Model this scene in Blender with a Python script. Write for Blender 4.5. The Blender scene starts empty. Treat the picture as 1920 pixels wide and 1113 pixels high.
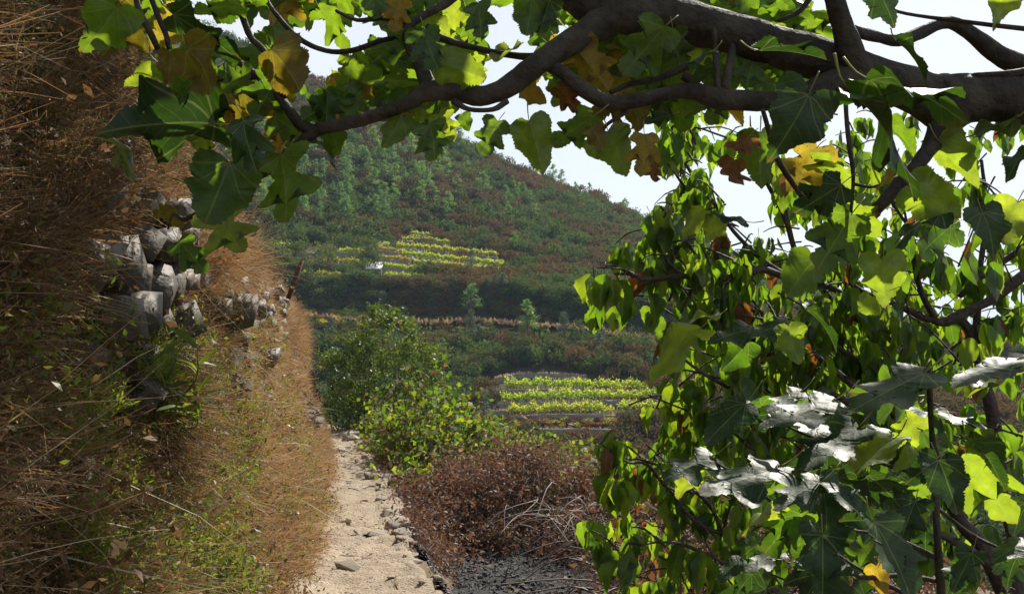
import bpy, math, random
import numpy as np
from mathutils import Vector, Matrix, Quaternion, noise as mn

RNG = np.random.default_rng(7)
random.seed(7)
SC = bpy.context.scene
COL = SC.collection
R = math.radians

# ------------------------------------------------------------------ camera
CAM = Vector((0.0, 0.0, 1.6))
PITCH = R(3.87)
cd = bpy.data.cameras.new('camera')
cam = bpy.data.objects.new('camera', cd)
COL.objects.link(cam)
cam.location = CAM
cam.rotation_euler = (R(90) + PITCH, 0, 0)
cd.sensor_width = 36.0
cd.lens = 36.0 * 1900 / 1920
cd.clip_start = 0.05
cd.clip_end = 9000
SC.camera = cam

# ------------------------------------------------------------------ light
SUN_EL, SUN_AZ = R(46), R(31)          # azimuth measured from +Y towards +X
L = Vector((math.sin(SUN_AZ) * math.cos(SUN_EL), math.cos(SUN_AZ) * math.cos(SUN_EL), math.sin(SUN_EL)))
sd = bpy.data.lights.new('sun', 'SUN')
sd.energy = 5.0
sd.angle = R(0.55)
sd.color = (1.0, 0.94, 0.84)
sun = bpy.data.objects.new('sun', sd)
COL.objects.link(sun)
sun.rotation_euler = (-L).to_track_quat('-Z', 'Y').to_euler()
sun.location = (40, 40, 160)

W = bpy.data.worlds.new('World')
SC.world = W
W.use_nodes = True
wn = W.node_tree
wn.nodes.clear()
wo = wn.nodes.new('ShaderNodeOutputWorld')
wb = wn.nodes.new('ShaderNodeBackground')
ws = wn.nodes.new('ShaderNodeTexSky')
ws.sky_type = 'NISHITA'
ws.sun_disc = False
ws.sun_elevation = SUN_EL
ws.sun_rotation = SUN_AZ
ws.air_density = 1.0
ws.dust_density = 1.2
wt = wn.nodes.new('ShaderNodeTexCoord')
wz = wn.nodes.new('ShaderNodeTexNoise')
wz.inputs['Scale'].default_value = 2.2
wz.inputs['Detail'].default_value = 6
wz.inputs['Roughness'].default_value = 0.55
wr = wn.nodes.new('ShaderNodeMapRange')
wr.inputs['From Min'].default_value = 0.30
wr.inputs['From Max'].default_value = 0.62
wr.inputs['To Min'].default_value = 0.6
wr.inputs['To Max'].default_value = 0.95
wm = wn.nodes.new('ShaderNodeMixRGB')
wm.inputs['Color2'].default_value = (6.9, 6.95, 7.1, 1)   # thin bright cloud
wn.links.new(wt.outputs['Generated'], wz.inputs['Vector'])
wn.links.new(wz.outputs['Fac'], wr.inputs['Value'])
wx = wn.nodes.new('ShaderNodeSeparateXYZ')          # thinner cloud towards the zenith
wn.links.new(wt.outputs['Generated'], wx.inputs[0])
wq = wn.nodes.new('ShaderNodeMapRange')
wq.inputs['From Min'].default_value, wq.inputs['From Max'].default_value = 0.1, 1.0
wq.inputs['To Min'].default_value, wq.inputs['To Max'].default_value = 1.0, 0.35
wn.links.new(wx.outputs[2], wq.inputs['Value'])
wk = wn.nodes.new('ShaderNodeMath'); wk.operation = 'MULTIPLY'
wn.links.new(wr.outputs['Result'], wk.inputs[0]); wn.links.new(wq.outputs['Result'], wk.inputs[1])
wn.links.new(wk.outputs[0], wm.inputs['Fac'])
wn.links.new(ws.outputs['Color'], wm.inputs['Color1'])
wn.links.new(wm.outputs['Color'], wb.inputs['Color'])
wb.inputs['Strength'].default_value = 0.075
wn.links.new(wb.outputs['Background'], wo.inputs['Surface'])

SC.view_settings.view_transform = 'Standard'
SC.view_settings.look = 'None'
SC.view_settings.exposure = 0.95
SC.view_settings.gamma = 1.0
SC.view_settings.use_curve_mapping = False
SC.cycles.volume_bounces = 0
SC.cycles.max_bounces = 7
SC.cycles.diffuse_bounces = 3
SC.cycles.glossy_bounces = 2
SC.cycles.transmission_bounces = 4
SC.cycles.transparent_max_bounces = 6
SC.cycles.caustics_reflective = False
SC.cycles.caustics_refractive = False
SC.cycles.volume_step_rate = 10

# ------------------------------------------------------------------ helpers
cp, sp = math.cos(PITCH), math.sin(PITCH)
def ray(px, py):
    """world direction of a photograph pixel, scaled so that y = 1"""
    a = (px - 960) / 1900.0
    b = (556.5 - py) / 1900.0
    d = Vector((a, cp - b * sp, sp + b * cp))
    return d / d.y
def P(px, py, y):
    return CAM + ray(px, py) * y
def proj(p):
    q = Vector(p) - CAM
    zc = q.y * cp + q.z * sp
    if zc < 0.05: return (-9999, -9999)
    return (960 + 1900 * q.x / zc, 556.5 - 1900 * (-q.y * sp + q.z * cp) / zc)
def U(a, b): return float(RNG.uniform(a, b))

def setp(o, label=None, cat=None, group=None, kind=None):
    if label: o['label'] = label
    if cat: o['category'] = cat
    if group: o['group'] = group
    if kind: o['kind'] = kind
    return o
def empty(name, loc, label, cat, group=None):
    o = bpy.data.objects.new(name, None)
    o.empty_display_size = 0.2
    COL.objects.link(o)
    o.location = loc
    return setp(o, label, cat, group)

class MB:
    def __init__(s):
        s.v, s.f, s.uv, s.rnd, s.mi, s.n = [], [], [], [], [], 0
    def add(s, V, F, uv=None, rnd=None, mi=0):
        """V (n,3); F a (k,3) or (k,4) array or list of tuples"""
        V = np.asarray(V, float).reshape(-1, 3)
        s.v.append(V)
        F = np.asarray(F, int)
        s.f.append(F + s.n)
        s.mi.append(np.full(len(F), mi))
        s.uv.append(np.zeros((len(V), 2)) if uv is None else np.asarray(uv, float))
        s.rnd.append(np.full(len(V), 0.5) if rnd is None else np.broadcast_to(np.asarray(rnd, float), (len(V),)))
        s.n += len(V)
    def mesh(s, name, mats, smooth=False):
        me = bpy.data.meshes.new(name)
        V = np.concatenate(s.v)
        me.vertices.add(len(V))
        me.vertices.foreach_set('co', V.ravel())
        loops = np.concatenate([f.ravel() for f in s.f])
        sizes = np.concatenate([np.full(len(f), f.shape[1]) for f in s.f])
        starts = np.concatenate([[0], np.cumsum(sizes)[:-1]])
        me.loops.add(len(loops))
        me.loops.foreach_set('vertex_index', loops)
        me.polygons.add(len(sizes))
        me.polygons.foreach_set('loop_start', starts)
        me.polygons.foreach_set('loop_total', sizes)
        me.polygons.foreach_set('material_index', np.concatenate(s.mi))
        if smooth: me.polygons.foreach_set('use_smooth', np.ones(len(sizes), bool))
        uv = me.uv_layers.new(name='UVMap')
        uv.data.foreach_set('uv', np.concatenate(s.uv)[loops].ravel())
        at = me.attributes.new('rnd', 'FLOAT', 'POINT')
        at.data.foreach_set('value', np.concatenate(s.rnd))
        for m in (mats if isinstance(mats, (list, tuple)) else [mats]): me.materials.append(m)
        me.update(calc_edges=True)
        me.validate()
        return me
    def obj(s, name, mats, parent=None, smooth=False, origin=None):
        if origin is not None:
            s.v = [v - np.array(origin) for v in s.v]
        o = bpy.data.objects.new(name, s.mesh(name, mats, smooth))
        COL.objects.link(o)
        if parent: o.parent = parent
        elif origin is not None: o.location = origin
        return o

def catmull(pts, per=4):
    P_ = [np.asarray(p, float) for p in pts]
    P_ = [2 * P_[0] - P_[1]] + P_ + [2 * P_[-1] - P_[-2]]
    out = []
    for i in range(1, len(P_) - 2):
        a, b, c, d = P_[i - 1:i + 3]
        for k in range(per):
            t = k / per
            out.append(0.5 * (2 * b + (c - a) * t + (2 * a - 5 * b + 4 * c - d) * t * t + (3 * b - a - 3 * c + d) * t ** 3))
    out.append(P_[-2])
    return np.array(out)

def tube(mb, pts, rad, sides=6, per=3, wob=0.0, mi=0, rnd=0.5):
    """tapering limb along pts; rad a number per point"""
    data = np.hstack([np.asarray(pts, float), np.asarray(rad, float).reshape(-1, 1)])
    c = catmull(data, per) if per > 1 else data
    C, r = c[:, :3], np.maximum(c[:, 3], 1e-4)
    n = len(C)
    if wob >= .05:      # swellings, knots and scars
        s0 = U(0, 99)
        acc_ = np.concatenate([[0], np.cumsum(np.linalg.norm(np.diff(C, axis=0), axis=1))])
        r = r * np.array([1 + .13 * mn.noise(Vector((s0, a_ * 9, 0))) + .09 * mn.noise(Vector((a_ * 26, s0, 3))) for a_ in acc_])
    T = np.gradient(C, axis=0)
    T /= np.linalg.norm(T, axis=1, keepdims=True) + 1e-9
    ref = np.array([0.3, 0.2, 1.0]) if abs(T[0, 2]) < 0.8 else np.array([1.0, 0.2, 0.1])
    N = np.cross(T[0], ref); N /= np.linalg.norm(N)
    V, uv = [], []
    ang = np.arange(sides) * 2 * math.pi / sides
    acc = 0
    for i in range(n):
        N = N - T[i] * N.dot(T[i]); N /= np.linalg.norm(N) + 1e-9
        B = np.cross(T[i], N)
        rr = r[i] * (1 + (RNG.uniform(-wob, wob, sides) if wob else 0))
        V.append(C[i] + (np.cos(ang)[:, None] * N + np.sin(ang)[:, None] * B) * np.reshape(rr, (-1, 1)))
        if i: acc += np.linalg.norm(C[i] - C[i - 1])
        uv.append(np.stack([ang / 6.283, np.full(sides, acc)], 1))
    F = []
    for i in range(n - 1):
        for k in range(sides):
            k2 = (k + 1) % sides
            F.append((i * sides + k, i * sides + k2, (i + 1) * sides + k2, (i + 1) * sides + k))
    V.append(C[[0]]); V.append(C[[-1]]); uv.append(np.zeros((2, 2)))
    a, b = n * sides, n * sides + 1
    mb.add(np.concatenate(V), F, np.concatenate(uv), rnd, mi)
    base = mb.n - (n * sides + 2)
    caps = [(a + base, base + (k + 1) % sides, base + k) for k in range(sides)] + \
           [(b + base, base + (n - 1) * sides + k, base + (n - 1) * sides + (k + 1) % sides) for k in range(sides)]
    mb.f.append(np.array(caps)); mb.mi.append(np.full(len(caps), mi))
    return C

def unit(a): return a / (np.linalg.norm(a, axis=-1, keepdims=True) + 1e-9)
def kites(mb, C, D, N, ln, wd, rnd, mi=0, bend=0.0):
    """leaf-shaped kites: centre of base C, direction D, side from N, length, width"""
    C, D, N = np.asarray(C, float), unit(np.asarray(D, float)), np.asarray(N, float)
    S = unit(np.cross(D, N))
    n = len(C)
    ln = np.broadcast_to(np.asarray(ln, float), (n,))[:, None]; wd = np.broadcast_to(np.asarray(wd, float), (n,))[:, None]
    Nn = unit(np.cross(S, D))
    mid = C + D * ln * 0.45 + Nn * ln * bend
    V = np.stack([C, mid + S * wd * 0.5, C + D * ln, mid - S * wd * 0.5], 1).reshape(-1, 3)
    F = np.arange(4 * n).reshape(-1, 4)
    uv = np.tile(np.array([[.5, 0], [1, .45], [.5, 1], [0, .45]]), (n, 1))
    mb.add(V, F, uv, np.repeat(np.broadcast_to(rnd, (n,)), 4), mi)
def rdir(n, up=0.0):
    a = RNG.normal(size=(n, 3)); a = unit(a); a[:, 2] += up
    return unit(a)

# ------------------------------------------------------------------ materials
class NT:
    def __init__(s, name):
        s.m = bpy.data.materials.new(name); s.m.use_nodes = True
        s.t = s.m.node_tree; s.t.nodes.clear()
        s.out = s.t.nodes.new('ShaderNodeOutputMaterial')
    def n(s, typ, **kw):
        nd = s.t.nodes.new(typ)
        for k, v in kw.items():
            if k in nd.inputs.keys(): s.set(nd.inputs[k], v)
            else: setattr(nd, k, v)
        return nd
    def set(s, sock, v):
        if isinstance(v, bpy.types.NodeSocket): s.t.links.new(v, sock)
        else: sock.default_value = v
    def math(s, op, a, b=0.0, c=0.0):
        nd = s.t.nodes.new('ShaderNodeMath'); nd.operation = op
        for i, v in enumerate((a, b, c)): s.set(nd.inputs[i], v)
        return nd.outputs[0]
    def mix(s, f, a, b, mode='MIX'):
        nd = s.t.nodes.new('ShaderNodeMixRGB'); nd.blend_type = mode
        for i, v in enumerate((f, a, b)):
            if isinstance(v, tuple) and len(v) == 3: v = v + (1,)
            s.set(nd.inputs[i], v)
        return nd.outputs[0]
    def noise(s, vec, scale, detail=4, rough=0.55):
        nd = s.n('ShaderNodeTexNoise'); nd.inputs['Scale'].default_value = scale
        nd.inputs['Detail'].default_value = detail; nd.inputs['Roughness'].default_value = rough
        if vec is not None: s.t.links.new(vec, nd.inputs['Vector'])
        return nd.outputs['Fac']
    def ramp(s, f, stops):
        nd = s.n('ShaderNodeValToRGB'); s.set(nd.inputs[0], f)
        e = nd.color_ramp.elements
        while len(e) < len(stops): e.new(0.5)
        for i, (p, c) in enumerate(stops):
            e[i].position = p; e[i].color = tuple(c) + (1,)
        return nd.outputs[0]
    def rng(s, v, a, b, c, d):
        nd = s.n('ShaderNodeMapRange'); s.set(nd.inputs[0], v)
        for i, q in enumerate((a, b, c, d)): nd.inputs[1 + i].default_value = q
        return nd.outputs[0]
    def rnd(s):
        """0..1, differs per object or instance and per leaf"""
        o = s.n('ShaderNodeObjectInfo').outputs['Random']
        a = s.n('ShaderNodeAttribute', attribute_name='rnd').outputs['Fac']
        return s.math('FRACT', s.math('ADD', o, a))
    def pos(s): return s.n('ShaderNodeNewGeometry').outputs['Position']
    def obc(s): return s.n('ShaderNodeTexCoord').outputs['Object']
    def pbsdf(s, col, rough=0.8, spec=0.3, bump=None, bs=0.3, bd=0.02):
        p = s.n('ShaderNodeBsdfPrincipled')
        if isinstance(col, tuple): col = col + (1,)
        s.set(p.inputs['Base Color'], col); s.set(p.inputs['Roughness'], rough)
        s.set(p.inputs['Specular IOR Level'], spec)
        if bump is not None:
            b = s.n('ShaderNodeBump'); b.inputs['Strength'].default_value = bs; b.inputs['Distance'].default_value = bd
            s.t.links.new(bump, b.inputs['Height']); s.t.links.new(b.outputs[0], p.inputs['Normal'])
        return p.outputs[0]
    def done(s, sh):
        s.t.links.new(sh, s.out.inputs['Surface']); return s.m

def leaf_mat(name, tops, trans, fac=0.45, rough=0.4, spec=0.5, veins=None, vary=True, blotch=None):
    """tops: colour stops over the per-leaf random; trans: the same for light passing through"""
    t = NT(name)
    r = t.rnd()
    def stops(cs): return [((i + 0.5) / len(cs), c) for i, c in enumerate(cs)] if len(cs) > 1 else [(0, cs[0]), (1, cs[0])]
    col, tr = t.ramp(r, stops(tops)), t.ramp(r, stops(trans))
    bump = None
    if veins:
        uv = t.n('ShaderNodeSeparateXYZ'); t.t.links.new(t.n('ShaderNodeTexCoord').outputs['UV'], uv.inputs[0])
        x = t.math('ABSOLUTE', t.math('SUBTRACT', uv.outputs[0], 0.5)); y = uv.outputs[1]
        mid = t.math('LESS_THAN', x, 0.013)
        k = 7.0 if veins == 'palm' else 9.0
        s2 = t.math('PINGPONG', t.math('SUBTRACT', t.math('MULTIPLY', y, k), t.math('MULTIPLY', x, k * (0.75 if veins == 'palm' else 0.9))), 0.5)
        sec = t.math('MULTIPLY', t.math('LESS_THAN', s2, 0.04), 0.4)
        v = t.math('MAXIMUM', mid, sec)
        if veins == 'palm':
            th = t.math('ARCTAN2', x, y); rr = t.math('SQRT', t.math('ADD', t.math('MULTIPLY', x, x), t.math('MULTIPLY', y, y)))
            for a in (0.72, 1.25):
                dd = t.math('MULTIPLY', rr, t.math('ABSOLUTE', t.math('SUBTRACT', th, a)))
                v = t.math('MAXIMUM', v, t.math('LESS_THAN', dd, 0.011))
        nz = t.noise(t.n('ShaderNodeTexCoord').outputs['UV'], 14, 3)
        col = t.mix(t.math('MULTIPLY', v, 0.45), col, (0.22, 0.26, 0.10))
        tr = t.mix(t.math('MULTIPLY', v, 0.35), tr, (0.42, 0.5, 0.14))
        col = t.mix(t.rng(nz, .35, .75, 0, 0.35), col, t.mix(1.0, col, (0.6, 0.6, 0.55), 'MULTIPLY'))
        bump = t.math('ADD', t.math('MULTIPLY', s2, 0.3), t.math('MULTIPLY', nz, 0.6))
        bump = t.math('SUBTRACT', bump, t.math('MULTIPLY', v, 0.3))
        big = t.noise(t.obc(), 3.5, 4)
        sh = t.rng(big, .35, .7, .62, 1.12)
        col = t.mix(1.0, col, sh, 'MULTIPLY'); tr = t.mix(1.0, tr, sh, 'MULTIPLY')
        spot = t.rng(t.noise(t.obc(), 11, 5, .7), .66, .72, 0, .8)      # brown specks and edges
        edge = t.math('MULTIPLY', t.rng(big, .5, .62, 0, 1), t.rng(y, .82, 1.0, 0, .9))
        spot = t.math('MAXIMUM', spot, edge)
        col = t.mix(spot, col, (.12, .075, .03)); tr = t.mix(spot, tr, (.22, .12, .03))
        if blotch:
            b = t.rng(t.noise(t.obc(), 28, 4), blotch[1], blotch[1] + .14, 0, 1)
            col = t.mix(b, col, blotch[0]); tr = t.mix(b, tr, tuple(q * 1.6 for q in blotch[0]))
    b = t.pbsdf(col, rough, spec, bump, 0.14, 0.012)
    tl = t.n('ShaderNodeBsdfTranslucent'); t.t.links.new(tr, tl.inputs['Color'])
    mx = t.n('ShaderNodeMixShader'); mx.inputs[0].default_value = fac
    t.t.links.new(b, mx.inputs[1]); t.t.links.new(tl.outputs[0], mx.inputs[2])
    return t.done(mx.outputs[0])

M = {}
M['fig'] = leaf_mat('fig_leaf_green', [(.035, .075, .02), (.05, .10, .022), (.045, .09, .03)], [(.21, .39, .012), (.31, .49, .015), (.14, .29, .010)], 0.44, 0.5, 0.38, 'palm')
M['fig_dark'] = leaf_mat('fig_leaf_shade_dark', [(.018, .048, .016), (.026, .058, .018)], [(.05, .12, .01), (.07, .16, .01)], 0.3, 0.5, 0.37, 'palm')  # darker green with shade put into the colour, also on glossy leaves
M['fig_lit'] = leaf_mat('fig_leaf_lit', [(.07, .14, .03), (.09, .15, .03)], [(.42, .58, .025), (.50, .62, .03)], 0.5, 0.42, 0.5, 'palm')  # paler, clearer green that puts backlight into the leaf colour
M['fig_yellow'] = leaf_mat('fig_leaf_yellow', [(.28, .18, .03), (.24, .17, .03)], [(.62, .40, .02), (.60, .45, .03)], 0.5, 0.5, 0.35, 'palm', blotch=((.12, .05, .015), .56))
M['fig_olive'] = leaf_mat('fig_leaf_fading', [(.12, .10, .02), (.14, .10, .02)], [(.30, .24, .012), (.34, .24, .012)], 0.42, 0.5, 0.35, 'palm', blotch=((.10, .05, .012), .6))
M['fig_brown'] = leaf_mat('fig_leaf_dead', [(.14, .06, .02), (.18, .08, .03)], [(.35, .13, .02), (.42, .17, .03)], 0.4, 0.6, 0.25, 'palm')
M['cherry'] = leaf_mat('cherry_leaf_green', [(.03, .07, .018), (.045, .095, .02), (.035, .08, .02), (.06, .11, .02)], [(.17, .34, .01), (.32, .54, .015), (.22, .42, .012), (.46, .62, .02)], 0.48, 0.38, 0.5, 'pin')
M['cherry_brown'] = leaf_mat('cherry_leaf_dead', [(.15, .06, .025), (.2, .08, .03)], [(.35, .12, .02), (.4, .15, .02)], 0.4, 0.6, 0.25, 'pin')
M['petiole'] = leaf_mat('petiole', [(.22, .22, .06)], [(.3, .3, .06)], 0.2, 0.5, 0.4)

def bark(name, c1, c2, scale=30, lich=None):
    t = NT(name); o = t.obc()
    mp = t.n('ShaderNodeMapping'); t.t.links.new(o, mp.inputs[0]); mp.inputs['Scale'].default_value = (1, 1, 1)
    n1, n2 = t.noise(mp.outputs[0], scale, 6), t.noise(mp.outputs[0], scale * .22, 3)
    col = t.mix(t.rng(n1, .3, .7, 0, 1), c1, c2)
    if lich: col = t.mix(t.rng(n2, .5, .65, 0, .7), col, lich)
    return t.done(t.pbsdf(col, 0.75, 0.3, n1, 0.9, 0.016))
M['fig_bark'] = bark('fig_bark', (.02, .016, .013), (.048, .04, .032), 38, (.075, .064, .05))
M['cherry_bark'] = bark('cherry_bark', (.032, .024, .02), (.07, .052, .045), 60, (.085, .07, .06))
M['bark'] = bark('tree_bark', (.07, .05, .035), (.14, .105, .08), 20)
M['rust'] = bark('rusty_iron', (.06, .025, .015), (.13, .05, .025), 60)

def rock(name, c1, c2, c3, sc=9):
    t = NT(name); o = t.obc()
    r = t.rnd()
    n1, n2 = t.noise(o, sc, 7, .62), t.noise(o, sc * 5, 5)
    wv = t.n('ShaderNodeTexWave'); wv.inputs['Scale'].default_value = sc * .8; wv.inputs['Distortion'].default_value = 6; wv.inputs['Detail'].default_value = 4
    t.t.links.new(o, wv.inputs[0])
    col = t.mix(t.rng(n1, .3, .7, 0, 1), c1, c2)
    col = t.mix(t.math('MULTIPLY', r, .55), col, c3)
    col = t.mix(t.rng(n2, .55, .85, 0, .3), col, (.17, .15, .12))
    h = t.math('ADD', t.math('MULTIPLY', n1, 1.0), t.math('ADD', t.math('MULTIPLY', wv.outputs['Fac'], .35), t.math('MULTIPLY', n2, .3)))
    return t.done(t.pbsdf(col, 0.62, 0.4, h, 0.6, 0.02))
M['stone'] = rock('slate_stone', (.028, .022, .016), (.078, .062, .045), (.08, .056, .034))
M['path_stone'] = rock('path_stone', (.20, .165, .125), (.33, .275, .215), (.34, .27, .19), 12)
M['cinder'] = rock('charred_stone', (.016, .016, .017), (.045, .044, .045), (.03, .027, .026), 14)
M['far_wall'] = rock('terrace_stone', (.09, .09, .088), (.17, .165, .155), (.15, .14, .12), 1.2)

def soil(name, c1, c2, c3, s1=1.3, s2=14, bs=.5, bd=.03):
    t = NT(name); p = t.pos()
    a, b, c = t.noise(p, s1, 6), t.noise(p, s2, 6, .65), t.noise(p, s2 * 9, 3)
    col = t.mix(t.rng(a, .35, .65, 0, 1), c1, c2)
    col = t.mix(t.rng(b, .45, .75, 0, .7), col, c3)
    col = t.mix(t.rng(c, .58, .72, 0, .5), col, tuple(q * .45 for q in c1))
    return t.done(t.pbsdf(col, .92, .15, t.math('ADD', b, t.math('MULTIPLY', c, .4)), bs, bd))
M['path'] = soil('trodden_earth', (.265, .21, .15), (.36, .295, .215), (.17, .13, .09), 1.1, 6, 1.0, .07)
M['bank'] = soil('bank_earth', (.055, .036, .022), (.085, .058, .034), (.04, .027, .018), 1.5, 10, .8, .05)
M['ground'] = soil('litter_ground', (.09, .06, .04), (.12, .085, .05), (.06, .045, .03), .8, 8)
M['ash'] = soil('charred_ground', (.02, .019, .019), (.032, .03, .029), (.012, .012, .012), 2, 20)
M['hill'] = soil('hill_earth', (.045, .034, .02), (.03, .032, .016), (.07, .05, .028), .06, .5, .5, .2)
M['straw_ground'] = soil('dry_grass_ground', (.33, .22, .11), (.28, .2, .1), (.22, .16, .07), .4, 3, .5, .1)

def foliage(name, tops, trans, fac=.35, rough=.55, spec=.3, wnoise=None):
    t = NT(name); r = t.rnd()
    if wnoise:
        n = t.noise(t.pos(), wnoise, 3)
        r = t.math('ADD', t.math('MULTIPLY', r, .6), t.rng(n, .3, .7, 0, .4))
    st = lambda cs: [((i + .5) / len(cs), c) for i, c in enumerate(cs)] if len(cs) > 1 else [(0, cs[0]), (1, cs[0])]
    b = t.pbsdf(t.ramp(r, st(tops)), rough, spec)
    tl = t.n('ShaderNodeBsdfTranslucent'); t.t.links.new(t.ramp(r, st(trans)), tl.inputs[0])
    mx = t.n('ShaderNodeMixShader'); mx.inputs[0].default_value = fac
    t.t.links.new(b, mx.inputs[1]); t.t.links.new(tl.outputs[0], mx.inputs[2])
    return t.done(mx.outputs[0])
M['heather'] = foliage('heath_shrub', [(.035, .055, .02), (.06, .08, .025), (.085, .075, .03), (.13, .08, .036), (.095, .06, .032), (.12, .125, .036), (.065, .09, .026)],
                       [(.07, .08, .02), (.10, .10, .02), (.15, .085, .03), (.19, .095, .035), (.15, .08, .04), (.08, .11, .02)], .3, .9, .05, .035)
M['shrub_green'] = foliage('maquis_shrub', [(.024, .05, .022), (.045, .08, .022), (.032, .06, .032), (.08, .105, .025), (.14, .15, .04)], [(.06, .12, .02), (.12, .18, .02), (.07, .12, .03), (.18, .2, .02)], .3, .8, .1, .05)
M['russet'] = foliage('russet_scrub', [(.20, .09, .05), (.26, .13, .06), (.16, .09, .05)], [(.34, .15, .07), (.4, .2, .08)], .35, .6, .2)
M['pine'] = foliage('pine_needles', [(.08, .17, .055), (.12, .21, .045), (.085, .16, .07)], [(.14, .28, .03), (.22, .38, .03), (.13, .25, .05)], .45, .5, .3)
M['grey_pine'] = foliage('grey_needles', [(.075, .095, .065), (.06, .085, .055)], [(.1, .14, .07), (.09, .12, .06)], .35, .6, .2)
M['vine'] = foliage('vine_leaves', [(.14, .23, .03), (.19, .26, .03), (.24, .26, .04)], [(.42, .60, .03), (.52, .62, .03), (.6, .56, .03)], .55, .5, .3)
M['vine_yellow'] = foliage('yellowing_vine_leaves', [(.22, .21, .035), (.26, .2, .04), (.16, .19, .03)], [(.5, .45, .02), (.52, .4, .03), (.4, .46, .02)], .5, .5, .3)
M['holm'] = foliage('glossy_evergreen_leaves', [(.035, .065, .018), (.05, .085, .022), (.042, .07, .024), (.08, .11, .025)], [(.09, .16, .012), (.15, .23, .015), (.11, .18, .012), (.26, .3, .02)], .35, .5, .35)
M['bramble'] = foliage('bramble_leaves', [(.04, .08, .02), (.06, .11, .02), (.09, .13, .025), (.045, .07, .03), (.10, .07, .03)], [(.12, .24, .012), (.22, .36, .015), (.4, .46, .02), (.1, .18, .02), (.2, .12, .03)], .45, .62, .22)
M['dead_leaf'] = foliage('withered_bramble_leaves', [(.055, .035, .026), (.10, .055, .036), (.15, .09, .06), (.075, .055, .045), (.12, .058, .034), (.19, .13, .095)], [(.16, .075, .04), (.22, .09, .04), (.24, .12, .06), (.12, .06, .035)], .35, .6, .25)
M['rust_leaf'] = foliage('rust_brown_leaves', [(.12, .05, .022), (.17, .07, .028), (.10, .042, .02)], [(.24, .085, .025), (.30, .11, .025), (.2, .07, .02)], .35, .6, .25)
M['far_straw'] = foliage('sunlit_grass', [(.30, .20, .10), (.42, .30, .17), (.48, .36, .22), (.34, .21, .10), (.24, .16, .09)], [(.4, .24, .1), (.5, .32, .14)], .3, .55, .25, 1.3)  # straw made brighter to put sunlight into its colour
M['leaf_litter'] = foliage('dry_leaf_litter', [(.10, .06, .03), (.18, .10, .045), (.26, .15, .07), (.07, .05, .03)], [(.2, .1, .04), (.3, .16, .06)], .3, .6, .2)
M['cane'] = foliage('dry_canes', [(.13, .095, .08), (.20, .16, .135), (.10, .065, .05)], [(.1, .08, .06)], .05, .6, .3)
M['straw'] = foliage('dry_grass', [(.12, .075, .045), (.20, .125, .07), (.27, .165, .085), (.22, .115, .05), (.36, .25, .14), (.30, .19, .095), (.16, .105, .07)], [(.2, .12, .06), (.36, .2, .08), (.4, .2, .07), (.48, .32, .14)], .32, .55, .25, 1.5)
M['pale_stalk'] = foliage('pale_dry_stalks', [(.40, .30, .18), (.46, .38, .26), (.34, .22, .10)], [(.5, .36, .16)], .25, .5, .3)
M['twig'] = foliage('dry_heath_twigs', [(.05, .032, .02), (.09, .055, .03), (.17, .105, .055), (.26, .18, .11), (.07, .045, .03), (.16, .08, .035)], [(.12, .07, .03), (.22, .12, .05)], .2, .65, .2, 1.0)
M['weed'] = foliage('weed_leaves', [(.05, .085, .02), (.08, .115, .03), (.11, .12, .035), (.06, .08, .03)], [(.14, .22, .02), (.24, .3, .025), (.3, .28, .03)], .4, .5, .3)
M['sprig'] = foliage('green_sprigs', [(.07, .11, .025), (.10, .14, .03), (.13, .15, .035)], [(.2, .3, .02), (.3, .36, .025), (.36, .36, .03)], .4, .5, .3)
M['oldgreen'] = foliage('dull_sprigs', [(.07, .075, .03), (.09, .085, .03), (.11, .09, .035)], [(.15, .15, .03), (.2, .16, .03)], .35, .6, .2)
# ------------------------------------------------------------------ terrain
YK = [-60, -4, 0, 3, 7.1, 9.65, 11.5, 14.1, 18.4, 23.4, 27, 32, 40]
PLX = [-.3, -.45, -.55, -.75, -1.34, -1.67, -1.94, -2.37, -3.18, -4.16, -5.4, -8.2, -14]
PRX = [1.1, .9, .55, .15, -.45, -.96, -1.25, -1.6, -2.55, -3.5, -4.55, -7.2, -12.8]
def pl(y): return np.interp(y, YK, PLX)
def pr(y): return np.interp(y, YK, PRX)
def fbm(x, y, s, o=3, seed=0.0):
    return mn.fractal(Vector((x * s + seed, y * s - seed, seed * .7)), 1.0, 2.0, o)
def ss(t): t = np.clip(t, 0, 1); return t * t * (3 - 2 * t)

def ridge_z(X): return min(55.5 - .44 * X, 135 - .02 * X) + 2.2 * fbm(X, 0, .03, 3, 5)
ROAD = [(-200, 143), (-31, 149), (-8, 151.5), (10, 151), (24, 150.5), (200, 146)]
def road_y(X): return np.interp(X, [a for a, b in ROAD], [b for a, b in ROAD])
def hill(X, Y):
    zr = ridge_z(X)
    z = -5 + (zr + 5) * (Y - 120) / 150.0
    if Y > 270:
        z = zr - .45 * (Y - 270)
    if Y < 120: z = -5 + .433 * (Y - 120)
    z += 1.3 * fbm(X, Y, .035, 3, 1)
    d = Y - road_y(X)
    z += 3.0 * float(ss((d - 2.6) / 2.2)) * max(0, 1 - max(0, d - 5) / 22)
    return max(z, -39.0)
def near(X, Y):
    a, b = float(pl(Y)), float(pr(Y))
    z = 0.0
    if X < a: z = -.04
    elif X <= b: z = -.05
    else:
        d = X - b
        z = -.05 - .36 * float(ss(d / .3)) - .05 * max(0, d - .6) - .22 * max(0, d - 4)
        if Y < 8 and X > .2: z -= .25 * float(ss((X - .2) / 1.5))
    if Y > 21 and X > a: z -= .36 * (Y - 21) * float(ss((X - b + .2) / .5))
    if Y > 31: z -= .36 * (Y - 31) * (1 if X <= b else 0)
    if X > b: z += .05 * fbm(X, Y, .8, 3, 2)
    return max(z, -39.0)
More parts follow.
